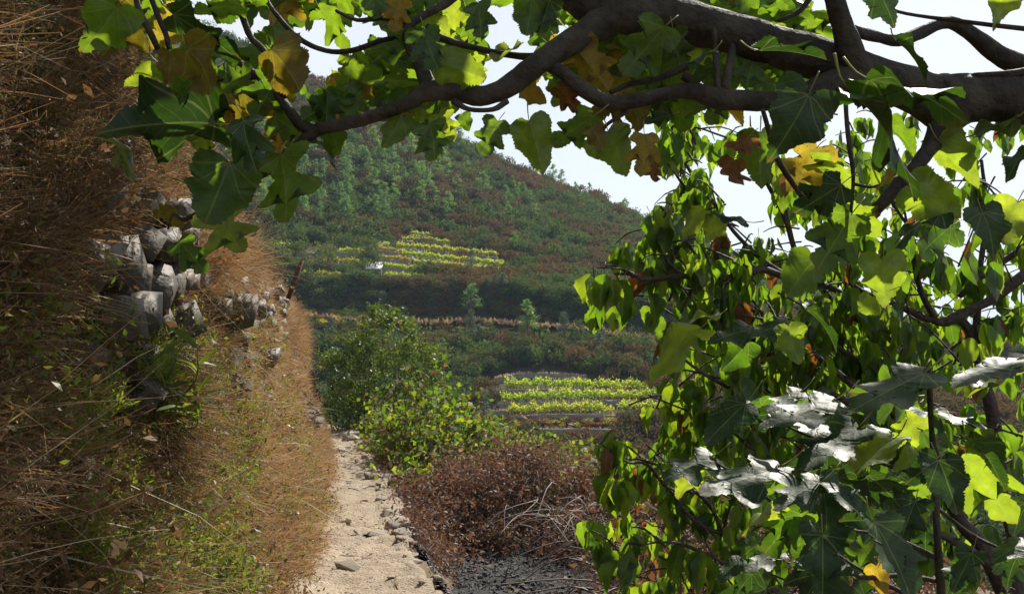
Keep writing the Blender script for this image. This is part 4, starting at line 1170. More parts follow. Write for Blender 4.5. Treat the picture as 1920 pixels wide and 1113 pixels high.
def mound_pts(kind, n, extra=0.0):
    A = [m for m in MOUND if m[5] == kind]; w = np.array([m[2] * m[3] * (1 + m[4]) for m in A]); w /= w.sum()
    pp, rr, sc_, ix = [], [], [], []
    for _ in range(n):
        m = A[RNG.choice(len(A), p=w)]
        a, q = U(0, 6.283), math.sqrt(U(0, 1))
        x, y = m[0] + math.cos(a) * q * m[2], m[1] + math.sin(a) * q * m[3]
        if x < float(pr(y)) + .16: continue
        if kind == 0 and fbm(x, y, 2.6, 3, 77) < -.22: continue
        top = m[4] * (1 - q * q) ** .8 * (1 + .75 * fbm(x, y, 1.7, 3, 60))
        z = near(x, y) + top * (1 - .45 * U(0, 1) ** 2) + .03
        nrm = Vector((math.cos(a) * q * .8 + U(-.4, .4), math.sin(a) * q * .8 + U(-.4, .4), .8))
        s = U(.7, 1.25)
        pp.append((x, y, z)); rr.append(orient(nrm, U(0, 6.28))); sc_.append((s, s, s)); ix.append(int(U(0, 3.999)))
    return pp, rr, sc_, ix
scatter('dead_brambles', DEAD, *mound_pts(0, 1500), 'heap of withered red brown brambles beside the burnt ground', 'dead brambles')
scatter('brown_sprays', DEAD, *mound_pts(1, 420), 'withered brown sprays among the green brambles', 'dead brambles')
scatter('green_brambles', GREEN, *mound_pts(1, 1200), 'bright green bramble and vine leaves beyond the withered heap', 'brambles')
# withered fringe along the drop of the path and a few live sprays in the heap
pp, rr, sc_, ix = [], [], [], []
for k in range(420):
    y = U(9.2, 23); x = float(pr(y)) + U(.08, .35); s = U(.45, .9)
    pp.append((x, y, near(x, y) + U(.0, .22))); rr.append(orient((U(-.3, .8), U(-.4, .4), 1), U(0, 6.28))); sc_.append((s, s, s)); ix.append(k % 4)
scatter('withered_edge', DEAD, pp, rr, sc_, ix, 'withered brown growth along the drop side of the path', 'dead brambles')

ash = []
mb = MB(); xs = np.linspace(-1.0, 3.2, 60); ys = np.linspace(3.2, 12.0, 80)
idx = -np.ones((80, 60), int); V = []
for j, y in enumerate(ys):
    for i, x in enumerate(xs):
        if x > float(pr(y)) + .02 + .05 * fbm(x, y, 3, 2, 70):
            idx[j, i] = len(V); V.append((x, y, near(x, y) + .012 + .02 * fbm(x, y, 4, 3, 71)))
F = [(idx[j, i], idx[j, i + 1], idx[j + 1, i + 1], idx[j + 1, i]) for j in range(79) for i in range(59) if min(idx[j, i], idx[j, i + 1], idx[j + 1, i + 1], idx[j + 1, i]) >= 0]
mb.add(V, F)
setp(mb.obj('burnt_ground', M['ash'], smooth=True), 'black charred ground below the edge of the path', 'ground', kind='structure')
CIN = proto_col('cinders', [stone_mesh(40 + i, (1, .8, .5), 1, M['cinder']) for i in range(4)])
pp, rr, sc_, ix = [], [], [], []
for k in range(4200):
    y = U(5.6, 11.4); x = float(pr(y)) + .04 + U(0, 2.6) * U(.2, 1); s = .008 + .028 * U(0, 1) ** 2.2
    pp.append((x, y, near(x, y) + .018)); rr.append((U(-.6, .6), U(-.6, .6), U(0, 6.28))); sc_.append((s, s, s)); ix.append(k % 4)
scatter('charred_rubble', CIN, pp, rr, sc_, ix, 'black charred chips of stone and wood beside the path', 'rubble')

mb = MB()
for k in range(1000):
    m = MOUND[int(U(0, 2.99))] if k < 170 else MOUND[3]
    a, q = U(0, 6.283), math.sqrt(U(0, 1))
    if k % 2: a = -1.57 + U(-1.3, 1.3)
    b = np.array((m[0] + math.cos(a) * q * m[2] * .7, m[1] + math.sin(a) * q * m[3] * .7, 0)); b[2] = near(b[0], b[1]) + m[4] * U(.2, .8) * (1 - q * .5)
    a2 = U(0, 6.283) if k % 3 else -1.57 + U(-1.4, 1.4)
    ln = U(.5, 1.5); d = np.array((math.cos(a2), math.sin(a2), 0))
    p1 = b + d * ln * .5 + (0, 0, U(.05, .35)); p2 = b + d * ln + RNG.normal(size=3) * .12; p2[2] = near(p2[0], p2[1]) + U(.02, .3)
    if p2[0] < float(pr(p2[1])) - .05 or p1[0] < float(pr(p1[1])) - .05: continue
    r0 = U(.003, .009)
    tube(mb, [b, p1 + RNG.normal(size=3) * .05, p2], [r0, r0 * .85, r0 * .5], 4, 4, rnd=U(0, 1))
for k in range(24):       # the fan of bare canes over the burnt hollow
    a = np.array(P(U(960, 1190), U(920, 990), U(9.8, 11.2))); e = np.array(P(U(860, 1150), U(955, 1060), U(9.0, 10.4)))
    m = (a + e) / 2 + np.array((U(-.1, .1), 0, U(.02, .16))); e[2] = max(e[2], near(e[0], e[1]) + .02)
    if e[0] < float(pr(e[1])): continue
    r0 = U(.003, .006); tube(mb, [a, m, e], [r0, r0 * .85, r0 * .4], 4, 4, rnd=U(.3, 1))
setp(mb.obj('bramble_canes', M['cane']), 'pale bare bramble canes arching out of the withered heap', 'canes', kind='stuff')

# ------------------------------------------------------------------ broad leaves: outlines and meshes
OUT = {
 'fig3': [(0, 0), (.10, -.07), (.24, -.09), (.38, -.02), (.43, .10), (.38, .19), (.26, .27), (.36, .41), (.48, .60), (.40, .67), (.28, .61), (.16, .50), (.22, .70), (.23, .86), (.12, .96), (0, 1.0)],
 'fig5': [(0, 0), (.10, -.09), (.26, -.14), (.42, -.08), (.50, .06), (.42, .16), (.27, .22), (.22, .29), (.36, .38), (.52, .50), (.56, .62), (.44, .68), (.28, .62), (.18, .55), (.20, .68), (.20, .84), (.10, .96), (0, 1.02)],
 'ovate': [(0, 0), (.12, -.08), (.28, -.08), (.41, .04), (.44, .19), (.40, .31), (.43, .44), (.38, .56), (.27, .65), (.22, .78), (.12, .92), (0, 1.0)],
 'heart': [(0, 0), (.12, -.12), (.30, -.17), (.46, -.08), (.52, .10), (.46, .24), (.43, .34), (.49, .47), (.41, .57), (.29, .61), (.24, .74), (.12, .90), (0, 1.02)],
 'cherry': [(0, 0), (.10, .03), (.20, .13), (.26, .30), (.27, .48), (.22, .66), (.13, .82), (.04, .95), (0, 1.05)],
 'lance': [(0, 0), (.05, .05), (.10, .2), (.13, .4), (.12, .6), (.08, .8), (.03, .95), (0, 1.0)],
}
def leaf_shape(kind, n, k, fold, droop, wave, ser=.012, seed=0, curl=0.0):
    """returns verts, faces, uvs for a unit leaf: base at origin, tip along +Y, upper side +Z"""
    rs = np.random.default_rng(seed)
    V, UVs, F = [], [], []
    half = np.array(OUT[kind])
    for sgn in (1, -1):
        hf = half * np.array((1, 1)) + np.vstack([[0, 0], rs.normal(size=(len(half) - 2, 2)) * .018, [0, 0]])
        c = catmull([np.append(q, 0) for q in hf], max(1, int(math.ceil(n / (len(hf) - 1)))))[:, :2]
        m = len(c)
        c[1:-1] += np.stack([np.where(np.arange(1, m - 1) % 2 == 0, ser, -ser) * .5 + rs.normal(size=m - 2) * ser * .4, rs.normal(size=m - 2) * ser * .3], 1)
        c[:, 0] = np.maximum(c[:, 0], 0)
        base = len(V)
        for i in range(m):
            ym = i / (m - 1)
            mid = np.array((0, ym * half[-1][1]))
            for j in range(k + 1):
                q = mid + (c[i] - mid) * (j / k)
                x, y = q
                z = fold * x - droop * y * y - droop * .5 * x * x * 2 + wave * math.sin(y * 9 + seed) * x * 1.6 + wave * .5 * math.sin(x * 11 + y * 4 + seed * 2) * x
                z += .004 * math.cos((y * 7.0 - x * 5.2) * 6.283) * min(1, x * 6)
                ang = curl * y * 2.2
                V.append((sgn * x, y * (1 - .12 * abs(ang)), z - curl * y * y * .8)); UVs.append((.5 + sgn * x, y))
        for i in range(m - 1):
            for j in range(k):
                a = base + i * (k + 1) + j
                f = (a, a + 1, a + k + 2, a + k + 1)
                F.append(f if sgn > 0 else f[::-1])
    return np.array(V), np.array(F), np.array(UVs)
def leaf_mesh(name, kind, n, k, fold, droop, wave, mats, pet=.45, seed=0, curl=0.0, petr=.011, ser=.012):
    mb = MB()
    V, F, uv = leaf_shape(kind, n, k, fold, droop, wave, ser, seed, curl)
    mb.add(V, F, uv)
    if pet:
        tube(mb, [(0, .01, .004), (.02, -pet * .5, .05), (.05, -pet, .16)], [petr * .8, petr, petr * 1.3], 4, 2, mi=1)
    return mb.mesh(name, mats, True)
FM = [M['fig'], M['petiole']]
FIG = {}
for kd, c in (('fig3', 8), ('fig5', 6), ('ovate', 6), ('heart', 5)):
    FIG[kd] = [leaf_mesh('leaf', kd, 46, 4, U(-.15, .5), U(.05, .4), U(.08, .22), FM, U(.2, .35), i + 3 * len(kd), U(-.05, .22), .011, .024) for i in range(c)]
FLAT = {kd: [leaf_mesh('leaf', kd, 46, 4, U(-.12, .12), U(.02, .16), U(.05, .12), FM, .45, i + 50, U(-.03, .06), .011, .024) for i in range(3)] for kd in ('fig3', 'fig5', 'ovate', 'heart')}
FIG['curl'] = [leaf_mesh('leaf', 'fig3', 26, 4, .5, .7, .25, FM, .4, 31 + i, .35) for i in range(3)]

def leaf_matrix(base, tip, n, wid=1.0):
    """base and tip world points; n the wanted upper normal"""
    y = (tip - base); ln = y.length; y = y / ln
    x = y.cross(n)
    if x.length < 1e-4: x = y.cross(Vector((1, .1, 0)))
    x.normalize(); z = x.cross(y)
    m = Matrix((x, y, z)).transposed().to_4x4()
    return Matrix.Translation(base) @ m @ Matrix.Diagonal((ln * wid, ln, ln, 1))
def traced(b, t, y, n):
    """base and tip in the photograph -> the leaf lying in the plane with normal n through the base at distance y"""
    B = P(b[0], b[1], y); d = ray(*t)
    den = d.dot(n)
    if abs(den) < .16: return B, P(t[0], t[1], y)
    k = (B - CAM).dot(n) / den
    e = .5 * math.hypot(t[0] - b[0], t[1] - b[1]) * y / 1900
    k = min(max(k, y - e), y + e)
    return B, CAM + d * k
VW = Vector((0, -1, 0))
HV = (L.normalized() + Vector((0, -1, .0))).normalized()
def nrm(kind, jit=.28):
    j = Vector(RNG.normal(size=3) * jit)
    if kind == 'f': return (Vector((.1, .95, .25)) + j).normalized()          # underside towards the viewer
    if kind == 't': return (Vector((0, -.9, .45)) + j).normalized()           # upper side towards the viewer
    if kind == 'g': return (Vector((.30, -.40, .86)) + j * .3).normalized()                        # catching the sun's glare
    if kind == 'e': return (Vector((.1, -.22, 1)) + j * .35).normalized()     # nearly edge on
    if kind == 'u': return (Vector((.1, .45, .9)) + j * .6).normalized()      # flat canopy leaf seen from below
    return (Vector((0, -1, .6)) + j).normalized()
def put_leaf(parent, me, mat, mtx, mats2=True):
    o = bpy.data.objects.new('leaf', me); COL.objects.link(o); o.parent = parent
    o.matrix_basis = Matrix.Translation(-parent.location) @ mtx
    if mat is not None and mat is not me.materials[0]:
        o.material_slots[0].link = 'OBJECT'; o.material_slots[0].material = mat
    return o
MK = {'m': 'fig', 'd': 'fig_dark', 'l': 'fig_lit', 'y': 'fig_yellow', 'o': 'fig_olive', 'b': 'fig_brown'}

# ------------------------------------------------------------------ the fig tree overhead
ft = empty('fig_tree', (2.15, 2.45, -1.0), 'big fig tree whose limbs and lobed leaves hang over the path', 'tree')
def limb(parent, name, pts, mat, sides=10, per=4, wob=.05):
    """pts: (px, py, width in px, distance)"""
    W_ = [P(a, b, d) for a, b, w, d in pts]
    rr = [w * d / 1900 / 2 for a, b, w, d in pts]
    mb = MB(); tube(mb, [tuple(v) for v in W_], rr, sides, per, wob)
    return mb.obj(name, mat, parent, smooth=True, origin=parent.location)
mb = MB()
tube(mb, [(2.2, 2.5, -1.1), (2.3, 2.5, -.2), (2.25, 2.45, .9), (2.05, 2.4, 1.7), tuple(P(2250, 330, 2.35)), tuple(P(2080, 215, 2.3)), tuple(P(1920, 185, 2.25)), tuple(P(1840, 182, 2.25)), tuple(P(1760, 192, 2.25))], [.14, .12, .105, .09, .075, .068, .06, .054, .062], 12, 5, .05)
mb.obj('trunk', M['fig_bark'], ft, smooth=True, origin=ft.location)
FB = [
 [(1775, 195, 105, 2.25), (1700, 165, 84, 2.25), (1600, 130, 84, 2.28), (1500, 100, 80, 2.3), (1400, 70, 78, 2.3), (1300, 45, 82, 2.35), (1200, 28, 86, 2.35), (1120, 12, 90, 2.35), (1060, -30, 80, 2.4)],
 [(1150, 25, 80, 2.35), (1100, 62, 58, 2.32), (1050, 92, 50, 2.3), (1000, 126, 44, 2.28), (950, 164, 42, 2.28), (900, 180, 41, 2.28), (850, 170, 40, 2.3), (800, 172, 38, 2.3), (770, 192, 28, 2.3), (720, 211, 26, 2.32), (680, 225, 25, 2.34), (630, 236, 24, 2.36), (590, 246, 27, 2.38), (550, 282, 21, 2.38), (500, 320, 19, 2.4), (450, 346, 16, 2.42), (410, 374, 12, 2.45), (350, 410, 9, 2.5), (325, 402, 6, 2.5), (315, 430, 4, 2.5)],
 [(808, 172, 34, 2.3), (790, 130, 25, 2.32), (772, 95, 22, 2.34), (763, 55, 19, 2.36), (790, 32, 16, 2.38), (835, 8, 16, 2.4), (870, -20, 16, 2.4)],
 [(768, 68, 12, 2.36), (720, 75, 11, 2.38), (660, 95, 10, 2.4), (610, 95, 10, 2.42), (560, 72, 10, 2.44), (520, 30, 9, 2.46), (500, 0, 8, 2.5), (480, -40, 7, 2.5)],
 [(766, 44, 12, 2.36), (720, 34, 11, 2.36), (670, 38, 8, 2.36), (630, 20, 6, 2.38)],
 [(800, 48, 12, 2.38), (830, 72, 12, 2.38), (890, 90, 13, 2.36), (960, 104, 14, 2.34), (1010, 106, 16, 2.32), (1060, 92, 16, 2.3)],
 [(592, 248, 25, 2.38), (560, 230, 22, 2.38), (530, 190, 18, 2.4), (510, 160, 17, 2.42), (480, 140, 15, 2.44), (440, 108, 13, 2.48), (425, 70, 8, 2.5)],
 [(532, 184, 14, 2.4), (522, 140, 13, 2.38), (492, 92, 13, 2.36), (470, 70, 13, 2.36), (452, 25, 13, 2.34), (438, -10, 13, 2.34), (430, -50, 13, 2.34)],
 [(478, 145, 9, 2.44), (430, 152, 10, 2.46), (390, 140, 6, 2.5)],
 [(296, 92, 11, 2.3), (282, 62, 12, 2.3), (262, 22, 12, 2.3), (252, -20, 12, 2.3)],
 [(318, 92, 10, 2.25), (310, 62, 11, 2.25), (296, 30, 12, 2.25), (282, -10, 12, 2.25)],
 [(1030, 122, 26, 2.3), (1060, 140, 27, 2.28), (1090, 165, 29, 2.26), (1140, 191, 31, 2.25), (1200, 187, 29, 2.25), (1290, 170, 30, 2.25), (1350, 186, 40, 2.25), (1440, 190, 36, 2.25), (1490, 188, 40, 2.24), (1550, 162, 56, 2.24), (1620, 140, 60, 2.26)],
 [(1347, 180, 16, 2.25), (1344, 130, 12, 2.26), (1340, 70, 12, 2.28), (1342, 40, 12, 2.3)],
 [(1358, 172, 18, 2.25), (1366, 130, 17, 2.26), (1374, 90, 14, 2.28), (1372, 60, 12, 2.3)],
 [(1296, 150, 20, 2.25), (1280, 142, 16, 2.25)],
 [(1290, 125, 12, 2.3), (1230, 148, 12, 2.3), (1180, 158, 11, 2.3), (1145, 174, 10, 2.28)],
 [(1560, -20, 40, 2.2), (1568, 10, 40, 2.2), (1582, 55, 42, 2.22), (1600, 110, 52, 2.24), (1630, 150, 60, 2.26)],
 [(1598, 58, 24, 2.24), (1640, 68, 22, 2.28), (1685, 76, 22, 2.3), (1730, 60, 24, 2.32), (1780, 42, 24, 2.34), (1830, 70, 32, 2.36), (1880, 108, 40, 2.38), (1960, 135, 44, 2.4), (2060, 160, 48, 2.4), (2180, 290, 50, 2.35)],
 [(2000, 60, 12, 2.1), (1920, 54, 10, 2.1), (1800, 40, 9, 2.15), (1700, 26, 7, 2.2), (1650, 10, 5, 2.2)],
 [(1950, 128, 18, 2.2), (1900, 138, 15, 2.2), (1830, 142, 12, 2.22), (1790, 150, 8, 2.25)],
 [(1790, 200, 90, 2.25), (1768, 235, 60, 2.24), (1745, 275, 34, 2.22), (1716, 312, 28, 2.2), (1680, 352, 26, 2.2), (1644, 392, 22, 2.2)],
 [(1590, 160, 9, 2.2), (1586, 200, 9, 2.16), (1592, 270, 9, 2.15), (1600, 330, 8, 2.15), (1595, 405, 6, 2.15)],
 [(1600, 345, 7, 2.15), (1640, 350, 6, 2.15), (1685, 330, 5, 2.15)],
 [(1430, 205, 9, 2.2), (1440, 240, 10, 2.2), (1455, 292, 11, 2.2), (1480, 335, 10, 2.22), (1505, 370, 9, 2.24)],
 [(1160, 195, 16, 2.26), (1172, 210, 10, 2.26), (1140, 232, 7, 2.26), (1128, 250, 5, 2.26)],
 [(850, 190, 14, 2.28), (880, 205, 9, 2.26), (925, 205, 10, 2.24), (950, 190, 12, 2.26)],
 [(1530, -20, 11, 2.2), (1500, 20, 9, 2.2), (1460, 40, 8, 2.2)],
]
for b in FB: limb(ft, 'branch', b, M['fig_bark'])

# leaves read off the photograph: base, tip, outline, colour, how it hangs, distance
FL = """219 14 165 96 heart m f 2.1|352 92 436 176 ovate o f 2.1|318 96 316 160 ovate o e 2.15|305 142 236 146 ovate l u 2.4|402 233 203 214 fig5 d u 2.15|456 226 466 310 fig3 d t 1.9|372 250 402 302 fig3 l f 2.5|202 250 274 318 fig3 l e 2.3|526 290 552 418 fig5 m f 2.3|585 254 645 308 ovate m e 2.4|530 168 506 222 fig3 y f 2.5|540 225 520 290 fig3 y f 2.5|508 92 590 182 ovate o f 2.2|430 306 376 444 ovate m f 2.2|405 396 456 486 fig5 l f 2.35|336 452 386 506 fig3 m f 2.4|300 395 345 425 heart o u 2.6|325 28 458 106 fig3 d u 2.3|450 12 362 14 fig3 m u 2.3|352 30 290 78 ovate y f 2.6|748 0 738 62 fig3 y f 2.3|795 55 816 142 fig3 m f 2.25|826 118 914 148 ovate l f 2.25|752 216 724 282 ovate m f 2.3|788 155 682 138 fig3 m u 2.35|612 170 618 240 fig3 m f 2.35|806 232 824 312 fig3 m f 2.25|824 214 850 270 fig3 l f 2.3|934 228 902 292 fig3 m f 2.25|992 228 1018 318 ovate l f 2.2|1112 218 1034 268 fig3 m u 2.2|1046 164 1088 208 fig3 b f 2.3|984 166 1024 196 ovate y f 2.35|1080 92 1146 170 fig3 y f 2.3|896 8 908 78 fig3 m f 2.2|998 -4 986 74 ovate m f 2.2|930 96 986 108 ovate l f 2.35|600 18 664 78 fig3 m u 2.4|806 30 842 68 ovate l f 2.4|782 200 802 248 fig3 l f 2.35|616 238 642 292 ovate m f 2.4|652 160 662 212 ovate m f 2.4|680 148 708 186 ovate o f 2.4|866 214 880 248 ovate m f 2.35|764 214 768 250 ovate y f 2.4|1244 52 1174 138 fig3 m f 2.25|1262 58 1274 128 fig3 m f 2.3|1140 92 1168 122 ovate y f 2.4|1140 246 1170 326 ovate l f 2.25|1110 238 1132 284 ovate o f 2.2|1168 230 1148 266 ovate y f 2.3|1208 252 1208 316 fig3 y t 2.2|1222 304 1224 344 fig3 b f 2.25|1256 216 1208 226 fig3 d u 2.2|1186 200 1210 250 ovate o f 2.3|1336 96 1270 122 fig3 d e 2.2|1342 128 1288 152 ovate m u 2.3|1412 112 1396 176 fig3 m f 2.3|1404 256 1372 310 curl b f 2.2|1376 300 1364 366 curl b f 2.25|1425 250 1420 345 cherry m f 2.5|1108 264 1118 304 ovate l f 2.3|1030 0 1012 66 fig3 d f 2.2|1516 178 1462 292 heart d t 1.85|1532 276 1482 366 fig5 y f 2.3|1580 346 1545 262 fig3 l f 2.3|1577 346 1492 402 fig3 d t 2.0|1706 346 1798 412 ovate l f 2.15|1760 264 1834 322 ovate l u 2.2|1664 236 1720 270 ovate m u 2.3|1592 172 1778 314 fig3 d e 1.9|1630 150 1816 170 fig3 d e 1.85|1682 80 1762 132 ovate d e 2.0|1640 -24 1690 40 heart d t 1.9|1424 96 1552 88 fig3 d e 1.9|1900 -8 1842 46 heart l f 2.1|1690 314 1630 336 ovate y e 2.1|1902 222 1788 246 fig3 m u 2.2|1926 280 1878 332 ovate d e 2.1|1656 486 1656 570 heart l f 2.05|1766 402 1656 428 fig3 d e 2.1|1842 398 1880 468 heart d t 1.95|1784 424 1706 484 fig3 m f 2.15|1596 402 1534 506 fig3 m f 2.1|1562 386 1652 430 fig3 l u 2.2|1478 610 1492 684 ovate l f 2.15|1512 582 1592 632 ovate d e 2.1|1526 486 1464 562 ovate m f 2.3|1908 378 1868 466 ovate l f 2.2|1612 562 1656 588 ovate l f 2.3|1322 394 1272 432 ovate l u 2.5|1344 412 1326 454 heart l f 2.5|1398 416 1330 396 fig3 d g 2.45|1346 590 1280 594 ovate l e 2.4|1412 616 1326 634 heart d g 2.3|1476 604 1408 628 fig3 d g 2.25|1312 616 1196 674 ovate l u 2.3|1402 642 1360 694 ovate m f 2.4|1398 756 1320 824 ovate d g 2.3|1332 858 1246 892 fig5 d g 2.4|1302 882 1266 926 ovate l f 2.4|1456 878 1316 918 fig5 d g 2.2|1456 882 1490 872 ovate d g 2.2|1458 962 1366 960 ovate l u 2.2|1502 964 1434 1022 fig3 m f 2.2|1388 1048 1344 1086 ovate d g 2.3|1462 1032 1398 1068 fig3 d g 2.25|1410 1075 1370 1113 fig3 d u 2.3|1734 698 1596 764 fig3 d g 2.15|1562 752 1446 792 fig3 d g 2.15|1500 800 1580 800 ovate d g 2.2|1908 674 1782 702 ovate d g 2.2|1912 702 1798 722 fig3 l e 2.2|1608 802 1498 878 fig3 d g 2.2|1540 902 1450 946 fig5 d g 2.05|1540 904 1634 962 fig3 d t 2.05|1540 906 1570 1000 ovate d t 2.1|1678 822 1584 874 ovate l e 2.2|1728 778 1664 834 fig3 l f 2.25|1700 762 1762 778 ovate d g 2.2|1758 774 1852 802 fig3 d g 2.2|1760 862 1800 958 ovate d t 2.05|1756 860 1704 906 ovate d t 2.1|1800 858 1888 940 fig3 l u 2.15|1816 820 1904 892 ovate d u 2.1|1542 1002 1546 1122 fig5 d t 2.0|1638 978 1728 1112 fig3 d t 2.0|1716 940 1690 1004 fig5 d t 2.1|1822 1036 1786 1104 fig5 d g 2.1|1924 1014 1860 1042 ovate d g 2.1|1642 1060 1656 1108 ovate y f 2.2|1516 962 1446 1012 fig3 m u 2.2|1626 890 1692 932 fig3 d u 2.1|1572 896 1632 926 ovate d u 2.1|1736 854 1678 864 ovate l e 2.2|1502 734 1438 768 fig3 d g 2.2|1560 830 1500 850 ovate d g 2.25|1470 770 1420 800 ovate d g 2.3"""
low = empty('young_fig_tree', (1.0, 2.3, -1.0), 'young fig stem with glossy pale topped leaves in front of the cherry', 'tree')
YF = [
 [(1790, 1500, 22, 2.3), (1775, 1250, 18, 2.25), (1765, 1113, 16, 2.22), (1760, 1050, 15, 2.2), (1755, 950, 14, 2.2), (1755, 870, 18, 2.2), (1748, 820, 12, 2.2), (1744, 760, 11, 2.18), (1742, 690, 8, 2.16)],
 [(1758, 1046, 10, 2.2), (1700, 1018, 10, 2.2), (1640, 1000, 7, 2.2), (1560, 990, 5, 2.15)],
 [(1765, 1090, 10, 2.22), (1690, 1078, 9, 2.22), (1610, 1080, 10, 2.2), (1560, 1030, 8, 2.15), (1535, 960, 6, 2.1)],
 [(1755, 900, 8, 2.2), (1690, 880, 7, 2.2), (1600, 850, 6, 2.2), (1500, 810, 5, 2.25), (1440, 780, 4, 2.3)],
 [(1770, 1150, 9, 2.3), (1600, 1060, 8, 2.35), (1480, 970, 6, 2.35), (1400, 900, 5, 2.35), (1330, 862, 4, 2.4)],
 [(1755, 950, 8, 2.2), (1820, 1000, 7, 2.2), (1880, 1030, 5, 2.15)],
]
for b in YF: limb(low, 'branch', b, M['fig_bark'], 8)
for ln in FL.split('|'):
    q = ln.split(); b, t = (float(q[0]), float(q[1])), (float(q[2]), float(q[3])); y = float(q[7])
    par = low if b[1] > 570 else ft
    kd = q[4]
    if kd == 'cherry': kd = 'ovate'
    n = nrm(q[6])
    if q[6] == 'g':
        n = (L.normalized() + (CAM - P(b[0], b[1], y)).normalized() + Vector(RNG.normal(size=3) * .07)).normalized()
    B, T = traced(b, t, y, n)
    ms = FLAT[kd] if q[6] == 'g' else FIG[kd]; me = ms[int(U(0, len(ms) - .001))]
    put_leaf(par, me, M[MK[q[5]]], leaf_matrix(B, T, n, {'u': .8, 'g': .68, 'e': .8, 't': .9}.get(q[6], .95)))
# further leaves of the same boughs, hung behind and between the traced ones
HOLES = [(417, 40, 475, 92), (548, 35, 600, 75), (928, 15, 980, 120), (860, 205, 985, 270), (655, 40, 700, 70), (1040, 215, 1210, 330), (330, 0, 385, 30), (1600, 0, 1665, 55), (1680, 85, 1830, 150), (1530, 150, 1560, 180), (1820, 60, 1920, 100), (550, 180, 580, 205), (920, 110, 960, 160), (555, 75, 610, 130), (270, 70, 300, 90), (245, 100, 275, 130)]
def blocked(x, y, m=14): return any(a - m < x < c + m and b - m < y < d + m for a, b, c, d in HOLES)
n_ = 0
while n_ < 215:
    x = U(240, 1490); y = U(-30, 225)
    lim = np.interp(x, [250, 420, 600, 900, 1200, 1500], [150, 225, 220, 150, 190, 150])
    if y > lim or blocked(x, y, 30): continue
    n_ += 1
    ang = U(.2, 2.9); ln_ = U(52, 100)
    t = (x + math.cos(ang) * ln_, y + math.sin(ang) * ln_ * .8)
    if blocked(*t, 8) or blocked((x + t[0]) / 2, (y + t[1]) / 2, 10): continue
    n = nrm('fu'[int(U(0, 1.999))]); B, T = traced((x, y), t, U(2.35, 3.1), n)
    kd = ('fig3', 'fig5', 'ovate', 'fig3')[int(U(0, 3.99))]; ms = FIG[kd]
    put_leaf(ft, ms[int(U(0, len(ms) - .001))], M['fig' if U(0, 1) < .68 else ('fig_lit' if U(0, 1) < .6 else 'fig_yellow' if U(0, 1) < .4 else 'fig_olive')], leaf_matrix(B, T, n))
n_ = 0
while n_ < 30:
    x, y = U(1380, 1950), U(740, 1150)
    if x < 1380 + (y - 740) * .1 or (x > 1760 and y < 800): continue
    n_ += 1
    ang = U(1.2, 3.6); ln_ = U(65, 100); t = (x + math.cos(ang) * ln_, y + math.sin(ang) * ln_ * .7)
    n = nrm('tuf'[int(U(0, 2.999))]); B, T = traced((x, y), t, U(2.6, 3.3), n)
    kd = ('fig3', 'ovate', 'fig5')[int(U(0, 2.99))]; ms = FIG[kd]
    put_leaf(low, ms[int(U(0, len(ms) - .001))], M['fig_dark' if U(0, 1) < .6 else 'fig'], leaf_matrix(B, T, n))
# unseen crown leaves above the frame, added to shade the near bank
mb = MB()
base_meshes = [leaf_shape('fig3', 30, 2, .25, .25, .15, .02, 3), leaf_shape('fig5', 34, 2, .2, .3, .15, .02, 5)]
n_ = 0
while n_ < 800:
    y = U(1.4, 6.2); x = U(-2.2, 3.2); z = 1.6 + .44 * y + U(.15, 1.5)
    if n_ >= 260:          # extra unseen leaves set along the sun's path to darken the bank
        q = bank(U(2.4, 5.4), U(1.5, 4.2)) if n_ < 600 else bank(U(2.2, 4.2), U(.3, 1.6))
        q = q + L * (U(1.3, 2.8) if n_ < 600 else U(3.4, 4.4)); x, y, z = q
        if z < 1.9 + .40 * y: n_ += 1; continue
        n_ += 1
        z += 100
    if z > 50: z -= 100
    else:
        if x < -.9 and y > 4.8: continue
        if x - .53 * (z - 1.8) > .3: continue  # left open so the sun still reaches the lower fig
        n_ += 1
    B = Vector((x, y, z)); n = Vector((U(-.5, .5), U(-.5, .5), 1)).normalized(); a = U(0, 6.28)
    T = B + Vector((math.cos(a), math.sin(a), U(-.5, .1))) * U(.14, .22)
    m = np.array(leaf_matrix(B, T, n)); v, f, uv = base_meshes[n_ % 2]
    mb.add(v @ m[:3, :3].T + m[:3, 3], f, uv, U(0, 1))
k = 0
while k < 170:          # small leaves further back among the boughs
    x, y = U(240, 1500), U(-30, 190)
    if y > np.interp(x, [240, 420, 600, 900, 1200, 1500], [140, 190, 185, 120, 150, 110]) or blocked(x, y, 22): continue
    k += 1
    ang = U(.3, 2.8); ln_ = U(45, 85); t = (x + math.cos(ang) * ln_, y + math.sin(ang) * ln_ * .8)
    if blocked(*t, 4): continue
    n = nrm('fu'[k % 2]); B, T = traced((x, y), t, U(2.7, 3.7), n)
    m = np.array(leaf_matrix(B, T, n)); v, f, uv = base_meshes[k % 3 and 1 or 0]
    mb.add(v @ m[:3, :3].T + m[:3, 3], f, uv, U(0, 1))
o = mb.obj('leaves', M['fig'], origin=ft.location); o.location = (0, 0, 0); o.parent = ft; o['kind'] = 'stuff'
for pts in [[(2.2, 2.4, 1.9), (2.0, 3.2, 2.9), (1.2, 4.2, 4.0), (.2, 5.0, 4.6)], [(1.6, 2.3, 2.45), (.8, 2.8, 3.2), (-.4, 3.6, 3.9), (-1.4, 4.2, 4.3)], [(.3, 2.4, 2.5), (-.3, 2.6, 2.9), (-1.2, 3.0, 3.5)]]:
    mb = MB(); tube(mb, pts, [.05, .04, .03, .012][:len(pts)], 8, 5, .06); mb.obj('branch', M['fig_bark'], ft, smooth=True, origin=ft.location)

